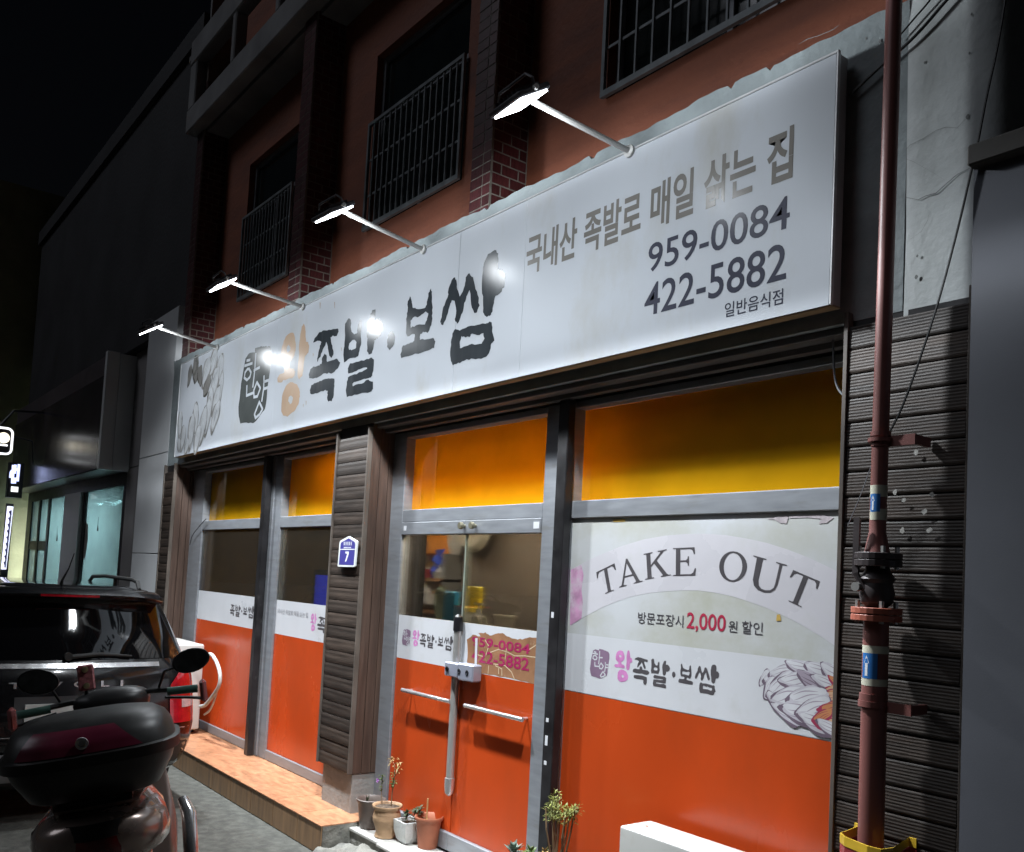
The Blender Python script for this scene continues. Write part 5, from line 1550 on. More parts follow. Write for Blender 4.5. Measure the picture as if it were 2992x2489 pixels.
prop('plastic_bag', 'clear crumpled plastic bag beside the blue bag', 'bag', MB().lathe([(0.03, 0), (0.1, 0.03), (0.11, 0.09), (0.06, 0.13), (0.02, 0.15)], (x_, Yn, z_), 9), mat('clear_bag', (0.4, 0.42, 0.43), 0.2))
x_, z_ = PI(430, 1115, Yn)
prop('paper_cup_stack', 'stack of white paper cups on the lower shelf', 'cups', MB().lathe([(0.075, 0), (0.08, 0.0), (0.095, 0.2), (0.09, 0.2)], (x_, Yn, z_), 16), M_WHITE)
x_, z_ = PI(320, 800, Yn)
prop('red_box', 'small red carton on the upper shelf', 'box', MB().box(x_-0.09, x_+0.09, Yn-0.05, Yn+0.05, z_, z_+0.1), mat('red_carton', (0.35, 0.06, 0.09), 0.5), False, 0.003)
# counter and things close to the door glass
ct = thing('counter', 'low counter just inside the glass door', 'counter', (-4.7, 0.5, 0.15))
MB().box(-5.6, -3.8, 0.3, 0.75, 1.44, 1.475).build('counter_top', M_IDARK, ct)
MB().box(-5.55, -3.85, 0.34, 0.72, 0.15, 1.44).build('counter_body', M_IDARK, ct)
CZ = 1.477
Yc = 0.42
def onc(px, Y=Yc): return PI(px, 1300, Y)[0]
M_MINT = mat('mint_tray', (0.42, 0.56, 0.47), 0.45)
mb = MB()
mb.lathe([(0.075, 0.0), (0.08, -0.008), (0.06, -0.012), (0.055, -0.004), (0.03, -0.006)], (onc(570), Yc, CZ+0.13), 20, 'Y', sx=1.0, sy=1.65)
prop('mint_tray', 'pale mint oval tray leaning inside the door', 'tray', mb, M_MINT)
x_ = onc(705)
prop('sanitizer_pack', 'bright blue pouch standing inside the door', 'pouch', MB().box(x_-0.075, x_+0.075, Yc-0.02, Yc+0.02, CZ, CZ+0.225), mat('blue_pouch', (0.03, 0.32, 0.62), 0.35, var=0.15), False, 0.008)
x_ = PI(810, 1240, 0.02)[0]
cdz = PI(810, 1330, 0.012)[1]
cd_ = MB().box(PI(757, 1240, 0.012)[0], PI(868, 1240, 0.012)[0], 0.009, 0.011, T3+0.002, PI(810, 1135, 0.012)[1])
card = cd_.build('card', mat('card_white', (0.72, 0.74, 0.8), 0.4), doors[0])
text('eats', PI(772, 1290, 0.0)[0], PI(848, 1290, 0.0)[0], PI(800, 1308, 0.0)[1], PI(800, 1258, 0.0)[1], 0.0084, M_GREYINK, doors[0], 0.02)
x_ = onc(930)
prop('yellow_pack', 'bright yellow pouch standing inside the door', 'pouch', MB().box(x_-0.085, x_+0.085, Yc+0.03, Yc+0.07, CZ, CZ+0.27), mat('yellow_pouch', (0.75, 0.58, 0.02), 0.4, var=0.1), False, 0.008)
x_ = onc(1010)
jar = thing('jar', 'clear plastic tub with yellow lid inside the right door leaf', 'jar', (x_, Yc-0.05, CZ))
MB().lathe([(0.075, 0), (0.085, 0.01), (0.088, 0.1)], (x_, Yc-0.05, CZ), 18).build('tub', mat('cloudy_plastic', (0.45, 0.44, 0.38), 0.25), jar, smooth=True)
MB().lathe([(0.09, 0.1), (0.09, 0.125), (0.08, 0.13)], (x_, Yc-0.05, CZ), 18).build('lid', mat('yellow_lid', (0.65, 0.5, 0.05), 0.4), jar, smooth=True)
x_ = onc(1165)
bt = thing('pump_bottle', 'clear pump bottle with white nozzle behind the right door leaf', 'bottle', (x_, Yc-0.05, CZ))
MB().lathe([(0.04, 0), (0.042, 0.01), (0.042, 0.07), (0.018, 0.095)], (x_, Yc-0.05, CZ), 16).build('bottle_body', mat('clear_bottle', (0.3, 0.3, 0.28), 0.15), bt, smooth=True)
m = MB()
m.lathe([(0.018, 0.095), (0.018, 0.12), (0.007, 0.122), (0.007, 0.15)], (x_, Yc-0.05, CZ), 12)
m.box(x_-0.045, x_+0.04, Yc-0.06, Yc-0.04, CZ+0.15, CZ+0.165)
m.build('pump', M_WHITE, bt, smooth=True)
x_ = onc(1510)
prop('cup', 'milky plastic cup standing at the right inside the door', 'cup', MB().lathe([(0.055, 0), (0.065, 0.08), (0.072, 0.085), (0.072, 0.1), (0.06, 0.1)], (x_, Yc-0.05, CZ), 16), mat('milky_cup', (0.5, 0.48, 0.4), 0.35))
mb = MB()
for k in range(4):
    xx = onc(1190+55*k)
    mb.obox(Matrix.Translation((xx, Yc-0.1, CZ+0.035)) @ Matrix.Rotation(0.5*(-1)**k, 4, 'Y'), 0.03, 0.01, 0.09)
prop('paper_packets', 'few small paper packets leaning at the glass', 'packet', mb, M_TAPEW, False)
# handset on the door post and its cord
x_, z_ = PI(205, 810, 0.3)
ph = thing('wall_phone', 'cream handset hanging inside the left edge of the door', 'telephone', (x_, 0.3, z_))
mb = MB()
mb.box(x_-0.035, x_+0.03, 0.28, 0.34, z_-0.16, z_+0.14)
mb.build('handset', mat('cream_plastic', (0.62, 0.58, 0.38), 0.4), ph, bevel=0.015)
MB().tube([(x_, 0.3, z_+0.14), (x_-0.005, 0.3, z_+0.35), (x_, 0.3, 2.5)], 0.006, 6).build('cord', M_TAPEW, ph)
x_, z_ = PI(785, 285, 1.1)
prop('gas_heater', 'white oval appliance mounted on the orange cabinet', 'heater', MB().lathe([(0.11, 0), (0.115, -0.04), (0.09, -0.06)], (x_, 1.13, z_+0.05), 18, 'Y', sy=1.7), M_ACW)
x_, z_ = PI(1020, 200, 1.0)
prop('wall_fan', 'round wire wall fan cut off by the top of the door', 'fan', MB().lathe([(0.02, -0.06), (0.2, -0.05), (0.24, 0.0), (0.2, 0.03)], (x_, 1.0, z_+0.1), 22, 'Y'), mat('fan_cream', (0.55, 0.53, 0.46), 0.5))
x_, z_ = PI(1000, 600, 0.9)
pl_ = thing('indoor_plant', 'dark leafy plant inside behind the right door leaf', 'plant', (-4.4, 0.95, 0.15))
mb = MB()
for k in range(130):
    d = Vector((rr.gauss(0, 1), rr.gauss(0, 0.6), rr.gauss(0.2, 0.8))).normalized()
    leaf(mb, (-4.35+d.x*0.1, 0.95+d.y*0.1, 1.55+rr.uniform(-0.1, 0.3)), d, rr.uniform(0.06, 0.12), 0.012, 0.2)
mb.build('leaves', M_LEAFD, pl_, fix=False)
MB().lathe([(0.1, 0), (0.14, 0.25)], (-4.35, 0.95, 1.2), 14).build('pot', M_BROWN, pl_)
# television and screens in the left room
tv = thing('television', 'television with a glowing blue screen seen through the left window', 'television', (-6.6, 0.8, 1.2))
(tx0, tz0), (tx1, tz1) = FP(918, 1760, 0.6), FP(1010, 1668, 0.6)
MB().box(tx0-0.05, tx1, 0.6, 0.65, 1.15, tz1).build('casing', M_BLACK, tv)
MB().box(tx0+0.0, tx1-0.03, 0.595, 0.6, 1.2, tz1-0.05).build('screen', emis('blue_screen', (0.03, 0.05, 0.9), 1.0), tv)
# fridge and dark furniture seen through the far left window
fx, fz = FP(660, 1640, 1.0)
fr2 = thing('refrigerator', 'grey refrigerator inside the far left window', 'refrigerator', (fx, 1.2, 0.15))
MB().box(fx, fx+0.75, 1.0, 1.5, 0.15, 2.02).build('body', mat('fridge_grey', (0.3, 0.31, 0.3), 0.4), fr2, bevel=0.01)
MB().box(fx+0.01, fx+0.74, 0.985, 0.999, 1.2, 2.0).build('door', mat('fridge_door', (0.4, 0.41, 0.38), 0.35), fr2, bevel=0.004)
MB().box(fx+0.68, fx+0.7, 0.96, 0.985, 1.3, 1.7).build('handle', M_BLACK, fr2)
# lit tube under the ceiling by the kitchen
tb = thing('ceiling_lamp', 'fluorescent ceiling lamp glowing inside behind the door', 'lamp', (-5.5, 0.32, 2.75))
MB().box(-5.7, -3.5, 0.36, 0.44, 2.5, 2.53).build('housing', M_ACW, tb)
MB().box(-5.65, -3.55, 0.37, 0.43, 2.47, 2.499).build('tube', emis('warm_tube', (1.0, 0.82, 0.6), 130.0), tb)

shelf_fill = thing('ceiling_lamp', 'square fill light added over the kitchen shelf inside', 'lamp', (-6.45, 0.4, 2.72))  # added light that brightens cabinet and shelf, not a known lamp
MB().box(-6.8, -6.12, 0.28, 0.52, 2.74, 2.785).build('housing', M_ACW, shelf_fill)
MB().box(-6.76, -6.16, 0.31, 0.49, 2.725, 2.739).build('fill_panel', emis('warm_fill', (1.0, 0.9, 0.74), 85.0), shelf_fill)
# ================================================================ neighbouring shop on the left
M_LWHITE = mat('pale_panel', (0.72, 0.735, 0.75), 0.35, 0.0, var=0.06, scale=2)
M_LSHADE = mat('shadowed_panel', (0.3, 0.285, 0.285), 0.45, var=0.1, scale=2)  # recessed wall beside the column, its shadow put into the darker colour
M_LDARK = mat('dark_facade', (0.024, 0.024, 0.028), 0.6, var=0.25, scale=1.2, bump=0.2, bscale=20)
M_SIGNBLK = mat('black_sign_panel', (0.035, 0.03, 0.036), 0.22, var=0.3, scale=1.5, rvar=0.08)
M_SIGNBRN = mat('brown_sign_edge', (0.085, 0.07, 0.078), 0.4)
lb2 = thing('neighbour_shop', 'dark neighbouring shop building with pale column and lit windows on the left', 'building', (-14.5, 0.5, 0))
b = MB()
b.box(-19.2, -10.07, 0.45, 7.0, 3.3, 7.85)
b.box(-19.2, -10.07, -0.1, 0.45, 4.5, 7.85)
b.build('upper_wall', M_LDARK, lb2)
b = MB()
b.box(-19.25, -10.06, -0.16, 0.0, 7.7, 7.95)
b.build('roof_edge', M_LDARK, lb2)
# column with a joint, pale cladding panels
for z0, z1 in ((0.0, 1.88), (1.89, 2.985), (2.995, 4.6)):
    MB().box(-11.13, -10.055, -0.2, 0.2, z0, z1).build('column_panel', M_LWHITE, lb2, bevel=0.003)
for z0, z1 in ((0.0, 2.985), (2.995, 4.6)):
    MB().box(-12.45, -11.135, 0.02, 0.3, z0, z1).build('side_panel', M_LSHADE, lb2, bevel=0.003)
# fascia sign
b = MB()
b.box(-19.0, -12.45, -0.3, 0.05, 2.95, 4.45)
fs_ = b.build('fascia', M_SIGNBRN, lb2)
MB().box(-19.0, -12.5, -0.318, -0.3, 2.96, 4.18).build('sign_face', M_SIGNBLK, lb2)
MB().box(-12.5, -12.40, -0.345, -0.19, 2.94, 4.47).build('end_cap', M_LWHITE, lb2, bevel=0.004)
MB().box(-12.5, -12.41, -0.185, 0.04, 2.94, 4.46).build('end_cap', M_LWHITE, lb2, bevel=0.004)
# shop window: frames, frosted lit panes
M_LFRAME = mat('black_frame', (0.02, 0.021, 0.023), 0.4, 0.2)
m_ = glass('frosted_cyan', (0.35, 0.5, 0.52), 0.06, film=(0.55, 0.66, 0.66), filmw=0.8, rough=0.1, tr=0.55)
b = MB()
b.box(-19.2, -12.45, 0.03, 0.1, 2.78, 2.949)
for xa, xb in ((-19.2, -18.8), (-17.35, -17.2), (-15.95, -15.84), (-14.78, -14.62), (-12.62, -12.45), (-18.15, -18.0)):
    b.box(xa, xb, 0.03, 0.1, 0.0, 2.78)
b.box(-18.8, -17.35, 0.04, 0.09, 1.9, 2.05)
b.box(-19.2, -12.45, 0.04, 0.09, 0.0, 0.3)
lw = b.build('window_frame', M_LFRAME, lb2)
for xa, xb in ((-18.8, -18.15), (-18.0, -17.35), (-17.2, -15.95), (-14.62, -12.62)):
    MB().box(xa, xb, 0.055, 0.065, 0.3, 2.78).build('pane', m_, lw)
MB().box(-15.84, -14.78, -0.02, 0.2, 0.0, 2.78).build('column_panel', M_LWHITE, lb2)
b = MB()
b.box(-19.2, -12.45, 3.0, 3.05, 0.0, 2.9)
b.build('interior_back_wall', mat('cyan_room', (0.55, 0.7, 0.72), 0.7), lb2)
b = MB()
b.box(-19.2, -12.45, 0.2, 3.0, 2.83, 2.86)
b.build('interior_ceiling', M_LWHITE, lb2)
il = thing('ceiling_lamp', 'cool ceiling light inside the left neighbouring shop', 'lamp', (-15.5, 1.0, 2.75))
MB().box(-18.0, -13.2, 0.9, 1.3, 2.79, 2.828).build('housing', M_LWHITE, il)
MB().box(-17.9, -13.3, 0.92, 1.28, 2.77, 2.789).build('light_panel', emis('cool_panel', (0.85, 0.97, 1.0), 140.0), il)
# pendant shapes and a torn paper on the panes
for sx, sy, kk in ((284, 1545, 1.0), (165, 1574, 1.25)):
    x_, z_ = FP(sx, sy, 0.04)
    mb = MB()
    mb.lathe([(0.008*kk, 0.17*kk), (0.01*kk, 0.06*kk), (0.045*kk, 0.0), (0.04*kk, -0.03*kk)], (x_, 0.046, z_), 12, sy=0.15)
    o = mb.build('pendant_sticker', M_BLACK, lw, smooth=True)
x_, z_ = FP(247, 1580, 0.04)
MB().sheet([[(x_-0.1, z_-0.28), (x_+0.1, z_-0.25), (x_+0.16, z_), (x_+0.1, z_+0.24), (x_-0.08, z_+0.3)]], 0.05).build('paper_sheet', mat('tan_paper', (0.3, 0.28, 0.26), 0.7), lw, fix=False)
# ================================================================ farther along the street
M_YWALL = mat('ochre_plaster', (0.42, 0.38, 0.22), 0.8, var=0.2, scale=1.5, bump=0.3, bscale=12, dirt=(0.3, 0.27, 0.15), dscale=1.0)
fb = thing('ochre_building', 'dim ochre plastered building at the far left end of the street', 'building', (-24, 1, 0))
b = MB()
b.box(-32.0, -19.9, -1.25, 6.0, 0.0, 5.6)
b.box(-32.0, -19.9, -0.9, 6.0, 5.6, 9.0)
b.build('wall', M_YWALL, fb)
for z_ in (1.2, 6.3):
    for x_ in (-27.5, -24.5):
        MB().box(x_, x_+1.3, -1.27 if z_ < 5 else -0.92, -1.2 if z_ < 5 else -0.88, z_, z_+1.4).build('window', M_UGLASS, fb)
b = MB()
b.box(-20.3, -19.7, -1.45, -1.0, 0.0, 3.3)
b.build('corner_pier', M_LDARK, fb)
# white outlined hanging sign with a disc
def farpt(sx, sy, X_): 
    return W(sx, sy, 0, X_)
hs = thing('hanging_sign', 'white glowing rounded sign with a disc at the left edge of the picture', 'sign', (-16.4, -1.2, 3.0))
M_GLOWW = emis('glow_white', (0.95, 0.97, 1.0), 1.3)
M_GLOWB = emis('glow_blue', (0.55, 0.62, 1.0), 1.5)
M_GLOWY = emis('glow_cream', (1.0, 0.9, 0.7), 1.6)
XS = -16.4
def yz(sx, sy, X_=XS):
    p_ = farpt(sx, sy, X_)
    return (X_, p_.y, p_.z)
a_, c_ = yz(-45, 1243), yz(32, 1328)
y0, y1, z1, z0 = a_[1], c_[1], a_[2], c_[2]
MB().box(XS-0.12, XS-0.01, y0, y1, z0, z1).build('sign_box', M_BLACK, hs, bevel=0.02)
m = MB()
rr_ = 0.08
cor = []
for cy_, cz_, a0 in ((y1-rr_, z1-rr_, 0), (y0+rr_, z1-rr_, 90), (y0+rr_, z0+rr_, 180), (y1-rr_, z0+rr_, 270)):
    for k in range(6):
        a = math.radians(a0+18*k)
        cor.append((XS, cy_+rr_*math.cos(a), cz_+rr_*math.sin(a)))
m.tube(cor, 0.018, 6, close=True)
m.build('outline', M_GLOWW, hs)
p_ = yz(11, 1279)
m = MB()
m.lathe([(0.085, 0), (0.085, 0.02)], (XS-0.01, p_[1], p_[2]), 20, 'X')
m.build('disc', M_GLOWY, hs)
p1_, p2_ = yz(-20, 1294), yz(22, 1304)
MB().box(XS-0.005, XS+0.01, p1_[1], p2_[1], p2_[2], p1_[2]).build('bar', M_GLOWW, hs)
m = MB()
m.tube([(XS-0.06, y1, z1-0.1), (XS-0.06, y1+0.3, z1-0.15), (XS-0.06, y1+0.34, z0-0.1)], 0.012, 6)
m.tube([(XS-0.06, (y0+y1)/2, z1), (XS-0.06, (y0+y1)/2+0.2, z1+0.3), (XS-0.06, -0.2, z1+0.35)], 0.02, 6)
m.build('bracket', M_BLACK, hs)
# blue glowing letters on a dark board, then a tall lit strip sign
ls = thing('letter_sign', 'dark projecting sign with blue white glowing letters', 'sign', (-17.2, -0.8, 2.4))
X2 = -17.2
a_, c_ = yz(28, 1350, X2), yz(60, 1455, X2)
MB().box(X2-0.15, X2-0.01, a_[1], c_[1]+0.02, c_[2], a_[2]).build('board', M_BLACK, ls)
def zr(x_, y_): return (x_/2.4262, 1000+y_/2.4262)
m = MB()
for (xa, ya, xb, yb) in ((95, 870, 88, 1000), (80, 915, 74, 960), (78, 915, 98, 912), (76, 945, 96, 942), (110, 868, 104, 930), (118, 905, 138, 900), (136, 865, 124, 985), (82, 985, 100, 980), (106, 960, 104, 1000)):
    p1_, p2_ = yz(*zr(xa, ya), X2), yz(*zr(xb, yb), X2)
    m.tube([p1_, p2_], 0.022, 6)
m.build('lettering', M_GLOWB, ls)
p1_, p2_ = yz(*zr(80, 1022), X2), yz(*zr(126, 1062), X2)
MB().box(X2, X2+0.02, p1_[1], p2_[1], p2_[2], p1_[2]).build('light_bar', M_GLOWW, ls)
ts = thing('strip_sign', 'tall narrow lit strip sign standing at the far left corner', 'sign', (-18.0, -1.1, 0))
X3 = -18.0
p1_, p2_ = yz(*zr(60, 1160), X3), yz(*zr(96, 1165), X3)
q1, q2 = yz(*zr(15, 1610), X3), yz(*zr(45, 1610), X3)
m = MB()
m.add([q1, q2, p2_, p1_], [(0, 1, 2, 3)])
m.add([(v[0]-0.12, v[1], v[2]) for v in (q1, q2, p2_, p1_)], [(3, 2, 1, 0)])
m.build('lit_face', emis('glow_strip', (0.8, 0.8, 1.0), 1.1), ts, fix=False)
m = MB()
for k in range(9):
    t0 = 0.08+k*0.1
    a1 = Vector(p1_).lerp(Vector(q1), t0)
    a2 = Vector(p2_).lerp(Vector(q2), t0)
    m.tube([a1.lerp(a2, 0.3)+Vector((0.01, 0, 0)), a1.lerp(a2, 0.65)+Vector((0.01, 0, -0.06))], 0.015, 5)
    m.tube([a1.lerp(a2, 0.6)+Vector((0.01, 0, 0.02)), a1.lerp(a2, 0.6)+Vector((0.01, 0, -0.1))], 0.012, 5)
m.build('lettering', mat('violet_print', (0.2, 0.15, 0.45), 0.4), ts)
MB().box(X3-0.14, X3-0.125, p1_[1]-0.02, p2_[1]+0.02, 0.0, p1_[2]+0.05).build('backing', M_BLACK, ts)
# ================================================================ parked car
M_CAR = mat('black_car_paint', (0.0045, 0.0045, 0.0055), 0.22, 0.0, var=0.1, coat=1.0, rvar=0.03, spec=0.5)
M_CGLASS = mat('tinted_car_glass', (0.003, 0.003, 0.0035), 0.03, var=0.0, rvar=0.005, spec=0.9)
M_RUBBER = mat('black_rubber', (0.012, 0.012, 0.012), 0.7)
M_CPLAST = mat('grey_car_plastic', (0.03, 0.03, 0.032), 0.5)
M_SILVER = mat('silver_trim', (0.42, 0.43, 0.45), 0.35, 0.5)
M_RLENS = mat('red_lens', (0.36, 0.004, 0.012), 0.1, var=0.25, scale=22, coat=1.0, spec=0.7)
M_CLENS = mat('clear_lens', (0.5, 0.36, 0.36), 0.12, var=0.3, scale=25, coat=1.0)
CXR, CYC = -6.80, -1.72
car = thing('parked_car', 'black compact sport utility car parked along the building, seen from behind', 'car', (CXR, CYC, 0), (0, 0, math.pi))
# local frame: +x forward, +y left, z up
LV = [(0.24, 0.78, 0.12, 4.05), (0.34, 0.87, 0.03, 4.2), (0.48, 0.915, -0.01, 4.24), (0.62, 0.93, -0.015, 4.24), (0.8, 0.93, 0.03, 4.18), (0.95, 0.92, 0.05, 4.0), (1.04, 0.9, 0.075, 3.6), (1.08, 0.87, 0.10, 3.05), (1.22, 0.82, 0.16, 2.85), (1.4, 0.75, 0.25, 2.6), (1.53, 0.69, 0.31, 2.35), (1.575, 0.63, 0.36, 2.2), (1.6, 0.5, 0.5, 2.0)]
def outline(z, w, r, f, n=7, cr=0.22):
    """closed plan outline, rear at x=r, front at x=f, rounded corners"""
    cr = min(cr, w*0.6)
    pts = []
    def arc(cx_, cy_, a0, a1):
        for k in range(n+1):
            a = math.radians(a0+(a1-a0)*k/n)
            pts.append((cx_+cr*math.cos(a)*(1.0), cy_+cr*math.sin(a), z))
    bow = 0.05
    arc(r+cr, w-cr, 90, 180)
    pts.append((r-bow*0.75, w*0.4, z))
    pts.append((r-bow, 0.0, z))
    pts.append((r-bow*0.75, -w*0.4, z))
    arc(r+cr, -w+cr, 180, 270)
    for k in range(1, 6):
        pts.append((r+cr+(f-r-2*cr)*k/6, -w, z))
    arc(f-cr, -w+cr, 270, 360)
    pts.append((f+bow, 0, z))
    arc(f-cr, w-cr, 0, 90)
    for k in range(1, 6):
        pts.append((f-cr-(f-r-2*cr)*k/6, w, z))
    return pts
rings = [outline(*l) for l in LV]
m = MB()
n_ = len(rings[0])
m.add([p for r in rings for p in r], [(i*n_+k, i*n_+(k+1) % n_, (i+1)*n_+(k+1) % n_, (i+1)*n_+k) for i in range(len(rings)-1) for k in range(n_)]+[tuple(range(n_))[::-1], tuple((len(rings)-1)*n_+k for k in range(n_))])
body = m.build('body', M_CAR, car, smooth=True, sharp=55, local=True)
def rear_pt(y, z, off):
    """point on the rear skin, pushed out by off"""
    for (z0, w0, r0, f0), (z1, w1, r1, f1) in zip(LV[:-1], LV[1:]):
        if z0 <= z <= z1:
            t_ = (z-z0)/(z1-z0)
            w_, r_ = w0+(w1-w0)*t_, r0+(r1-r0)*t_
            break
    cr = min(0.22, w_*0.6)
    ay = abs(y)
    if ay < w_-cr:
        bow = 0.05*(1-(ay/(w_-cr))**2)
        return Vector((r_-bow*0.98-off, y, z))
    s_ = min(1.0, (ay-(w_-cr))/cr)
    return Vector((r_+cr-math.sqrt(max(0.0, 1-s_*s_))*(cr+off), math.copysign(min(ay, w_+off), y), z))
def skin(name, m_, ys, zs, off, thick=0.0, shape=None, parent=None):
    mb_ = MB()
    mb_.grid([[rear_pt(shape(y, z)[0] if shape else y, shape(y, z)[1] if shape else z, off) for y in ys] for z in zs])
    return mb_.build(name, m_, parent or car, smooth=True, sharp=60, local=True, fix=False)
def lin(a, c, n): return [a+(c-a)*k/n for k in range(n+1)]
rw = skin('rear_window', M_CGLASS, lin(-1, 1, 20), lin(1.10, 1.475, 8), 0.006, shape=lambda u, z: (u*(0.80-0.42*(z-1.10)), z))
skin('chrome_strip', M_CHROME, lin(-0.62, 0.62, 20), lin(1.045, 1.075, 2), 0.009)
for s_ in (-1, 1):
    def tl_shape(u, z, s=s_):
        t_ = (z-0.64)/0.38
        a_ = 0.70+max(0.0, t_-0.7)*0.27+max(0.0, 0.12-t_)*0.2
        c_ = 0.935-max(0.0, t_-0.6)*0.22-max(0.0, 0.1-t_)*0.3
        return (s*(a_+u*(c_-a_)), z)
    lens = skin('tail_light', M_RLENS, lin(0, 1, 10), lin(0.64, 1.02, 14), 0.014, shape=tl_shape)
    rev = skin('reverse_lens', M_CLENS, lin(0, 1, 6), lin(0.745, 0.815, 4), 0.017, shape=lambda u, z, s=s_: (s*(0.79+0.11*u), z))
    rev.parent = lens
    skin('reflector', M_RLENS, lin(s_*0.42, s_*0.62, 5), lin(0.405, 0.43, 2), 0.012)
# spoiler
m = MB()
prof_ = []
for k in range(17):
    y = -0.66+1.32*k/16
    e = (abs(y)/0.66)**4
    xr = 0.13+0.09*e
    prof_.append([(0.42, y, 1.585-0.02*e), (xr+0.08, y, 1.575-0.03*e), (xr, y, 1.545-0.035*e), (xr+0.02, y, 1.522-0.035*e), (xr+0.16, y, 1.50-0.02*e)])
m.grid(prof_)
m.build('spoiler', M_CAR, car, smooth=True, sharp=50, local=True)
MB().box(0.125, 0.14, -0.19, 0.19, 1.527, 1.541).build('brake_light', M_RLENS, car, local=True)
m = MB()
m.tube([(0.55, -0.02, 1.6), (0.53, -0.02, 1.63), (0.35, -0.02, 1.72), (0.22, -0.02, 1.83)], [0.014, 0.009, 0.005, 0.003], 8)
m.build('antenna', M_RUBBER, car, smooth=True, local=True)
for s_ in (-1, 1):
    m = MB()
    m.tube([(0.5, s_*0.56, 1.58), (0.58, s_*0.565, 1.635), (0.72, s_*0.57, 1.65), (1.6, s_*0.58, 1.655), (2.0, s_*0.57, 1.64), (2.1, s_*0.56, 1.58)], 0.016, 8)
    m.tube([(1.25, s_*0.575, 1.58), (1.25, s_*0.575, 1.65)], 0.018, 8)
    m.build('roof_rail', M_RUBBER, car, smooth=True, local=True)
# wiper, plate recess, handle strip, bumper trim
m = MB()
m.tube([rear_pt(-0.02, 1.12, 0.03), rear_pt(-0.2, 1.135, 0.03), rear_pt(-0.42, 1.12, 0.03)], [0.016, 0.013, 0.007], 8)
m.lathe([(0.028, -0.02), (0.028, 0.02)], tuple(rear_pt(0.0, 1.12, 0.02)), 12, 'X')
m.build('rear_wiper', M_RUBBER, car, smooth=True, local=True)
skin('plate_recess', M_CPLAST, lin(-0.32, 0.32, 8), lin(0.68, 0.86, 3), 0.004)
MB().box(-0.052, -0.04, -0.26, 0.26, 0.7, 0.815).build('licence_plate', mat('plate_pale', (0.6, 0.62, 0.6), 0.4), car, local=True)
skin('bumper_lower', M_CPLAST, lin(-1, 1, 22), lin(0.27, 0.5, 5), 0.012, shape=lambda u, z: (u*0.86, z))
skin('silver_guard', M_SILVER, lin(-0.52, 0.52, 16), lin(0.30, 0.355, 2), 0.03)
for s_ in (-1, 1):
    skin('silver_guard', M_SILVER, lin(s_*0.52, s_*0.34, 4), lin(0.355, 0.5, 4), 0.03)
skin('bumper_crease', M_CHROME, lin(-0.86, 0.86, 24), lin(0.60, 0.606, 1), 0.004)
skin('tailgate_gap', M_RUBBER, lin(-0.7, 0.7, 20), lin(0.563, 0.571, 1), 0.003)
vs, fs = text_geo('T  I  V  O  L  I', 0.02)
m = MB()
m.add([rear_pt(0.36-0.72*a, 0.915+0.042*c, 0.012) for a, c in vs], fs)
m.build('lettering', M_CHROME, car, local=True, fix=False)
for wx in (0.78, 3.38):
    for s_ in (-1, 1):
        m = MB()
        m.lathe([(0.2, -0.1), (0.3, -0.1), (0.33, -0.07), (0.335, 0.0), (0.33, 0.07), (0.3, 0.1), (0.2, 0.1)], (wx, s_*0.79, 0.335), 28, 'Y')
        wh = m.build('wheel', M_RUBBER, car, smooth=True, local=True)
        m = MB()
        m.lathe([(0.2, 0.0), (0.2, s_*0.09), (0.17, s_*0.07), (0.05, s_*0.085), (0.0, s_*0.09)], (wx, s_*0.79, 0.335), 24, 'Y')
        m.build('rim', M_SILVER, wh, smooth=True, local=True)
for s_ in (-1, 1):
    m = MB()
    rows_ = []
    for z0, yy in ((1.09, 0.872), (1.25, 0.815), (1.43, 0.745)):
        rows_.append([(x_, s_*(yy+0.004), z0) for x_ in lin(0.45+0.3*(z0-1.09), 2.75-0.9*(z0-1.09), 10)])
    m.grid(rows_)
    m.build('side_window', M_CGLASS, car, smooth=True, local=True, fix=False)
    m = MB()
    m.lathe([(0.02, -0.05), (0.075, -0.04), (0.085, 0.03), (0.05, 0.07)], (2.75, s_*1.0, 1.08), 14, 'X')
    m.tube([(2.75, s_*0.86, 1.05), (2.75, s_*0.95, 1.07)], 0.025, 8)
    m.build('side_mirror', M_CAR, car, smooth=True, local=True)

# ================================================================ scooter
SA = math.radians(17)
LEAN = math.radians(9.5)
sc_dir = W(276, 2195, 1, 0)-CAM
sc_dir.normalize()
cc = CAM+sc_dir*3.42
M_SCSIL = mat('champagne_paint', (0.3, 0.235, 0.205), 0.25, 0.5, var=0.08, coat=0.8)
M_SCRED = mat('rust_red_paint', (0.3, 0.1, 0.06), 0.3, 0.3, coat=0.6)
M_SCBLK = mat('scooter_black', (0.012, 0.012, 0.013), 0.42, var=0.2)
M_CASE = mat('case_black', (0.012, 0.012, 0.012), 0.42, var=0.25, scale=14, dirt=(0.03, 0.029, 0.028), dscale=8, dp=(0.5, 0.75))
M_CASER = mat('case_wine_red', (0.13, 0.014, 0.035), 0.32, var=0.15, scale=10)
M_AMBER = mat('amber_lens', (0.6, 0.22, 0.03), 0.15, coat=1.0)
M_LENSW = mat('smoked_lens', (0.4, 0.38, 0.36), 0.08, var=0.4, scale=30, coat=1.0)
M_DLENS = mat('dark_red_lens', (0.12, 0.004, 0.004), 0.08, var=0.4, scale=26, coat=1.0)
M_MIRROR = mat('mirror_face', (0.25, 0.26, 0.27), 0.05, 1.0, var=0.35, scale=26)
sco = thing('scooter', 'motor scooter with a black and wine red top case parked before the car', 'scooter', (cc.x+math.sin(SA)*cc.z*math.sin(LEAN), cc.y+math.cos(SA)*cc.z*math.sin(LEAN), 0.0), (-LEAN, 0, math.pi-SA))
zc = cc.z/math.cos(LEAN)
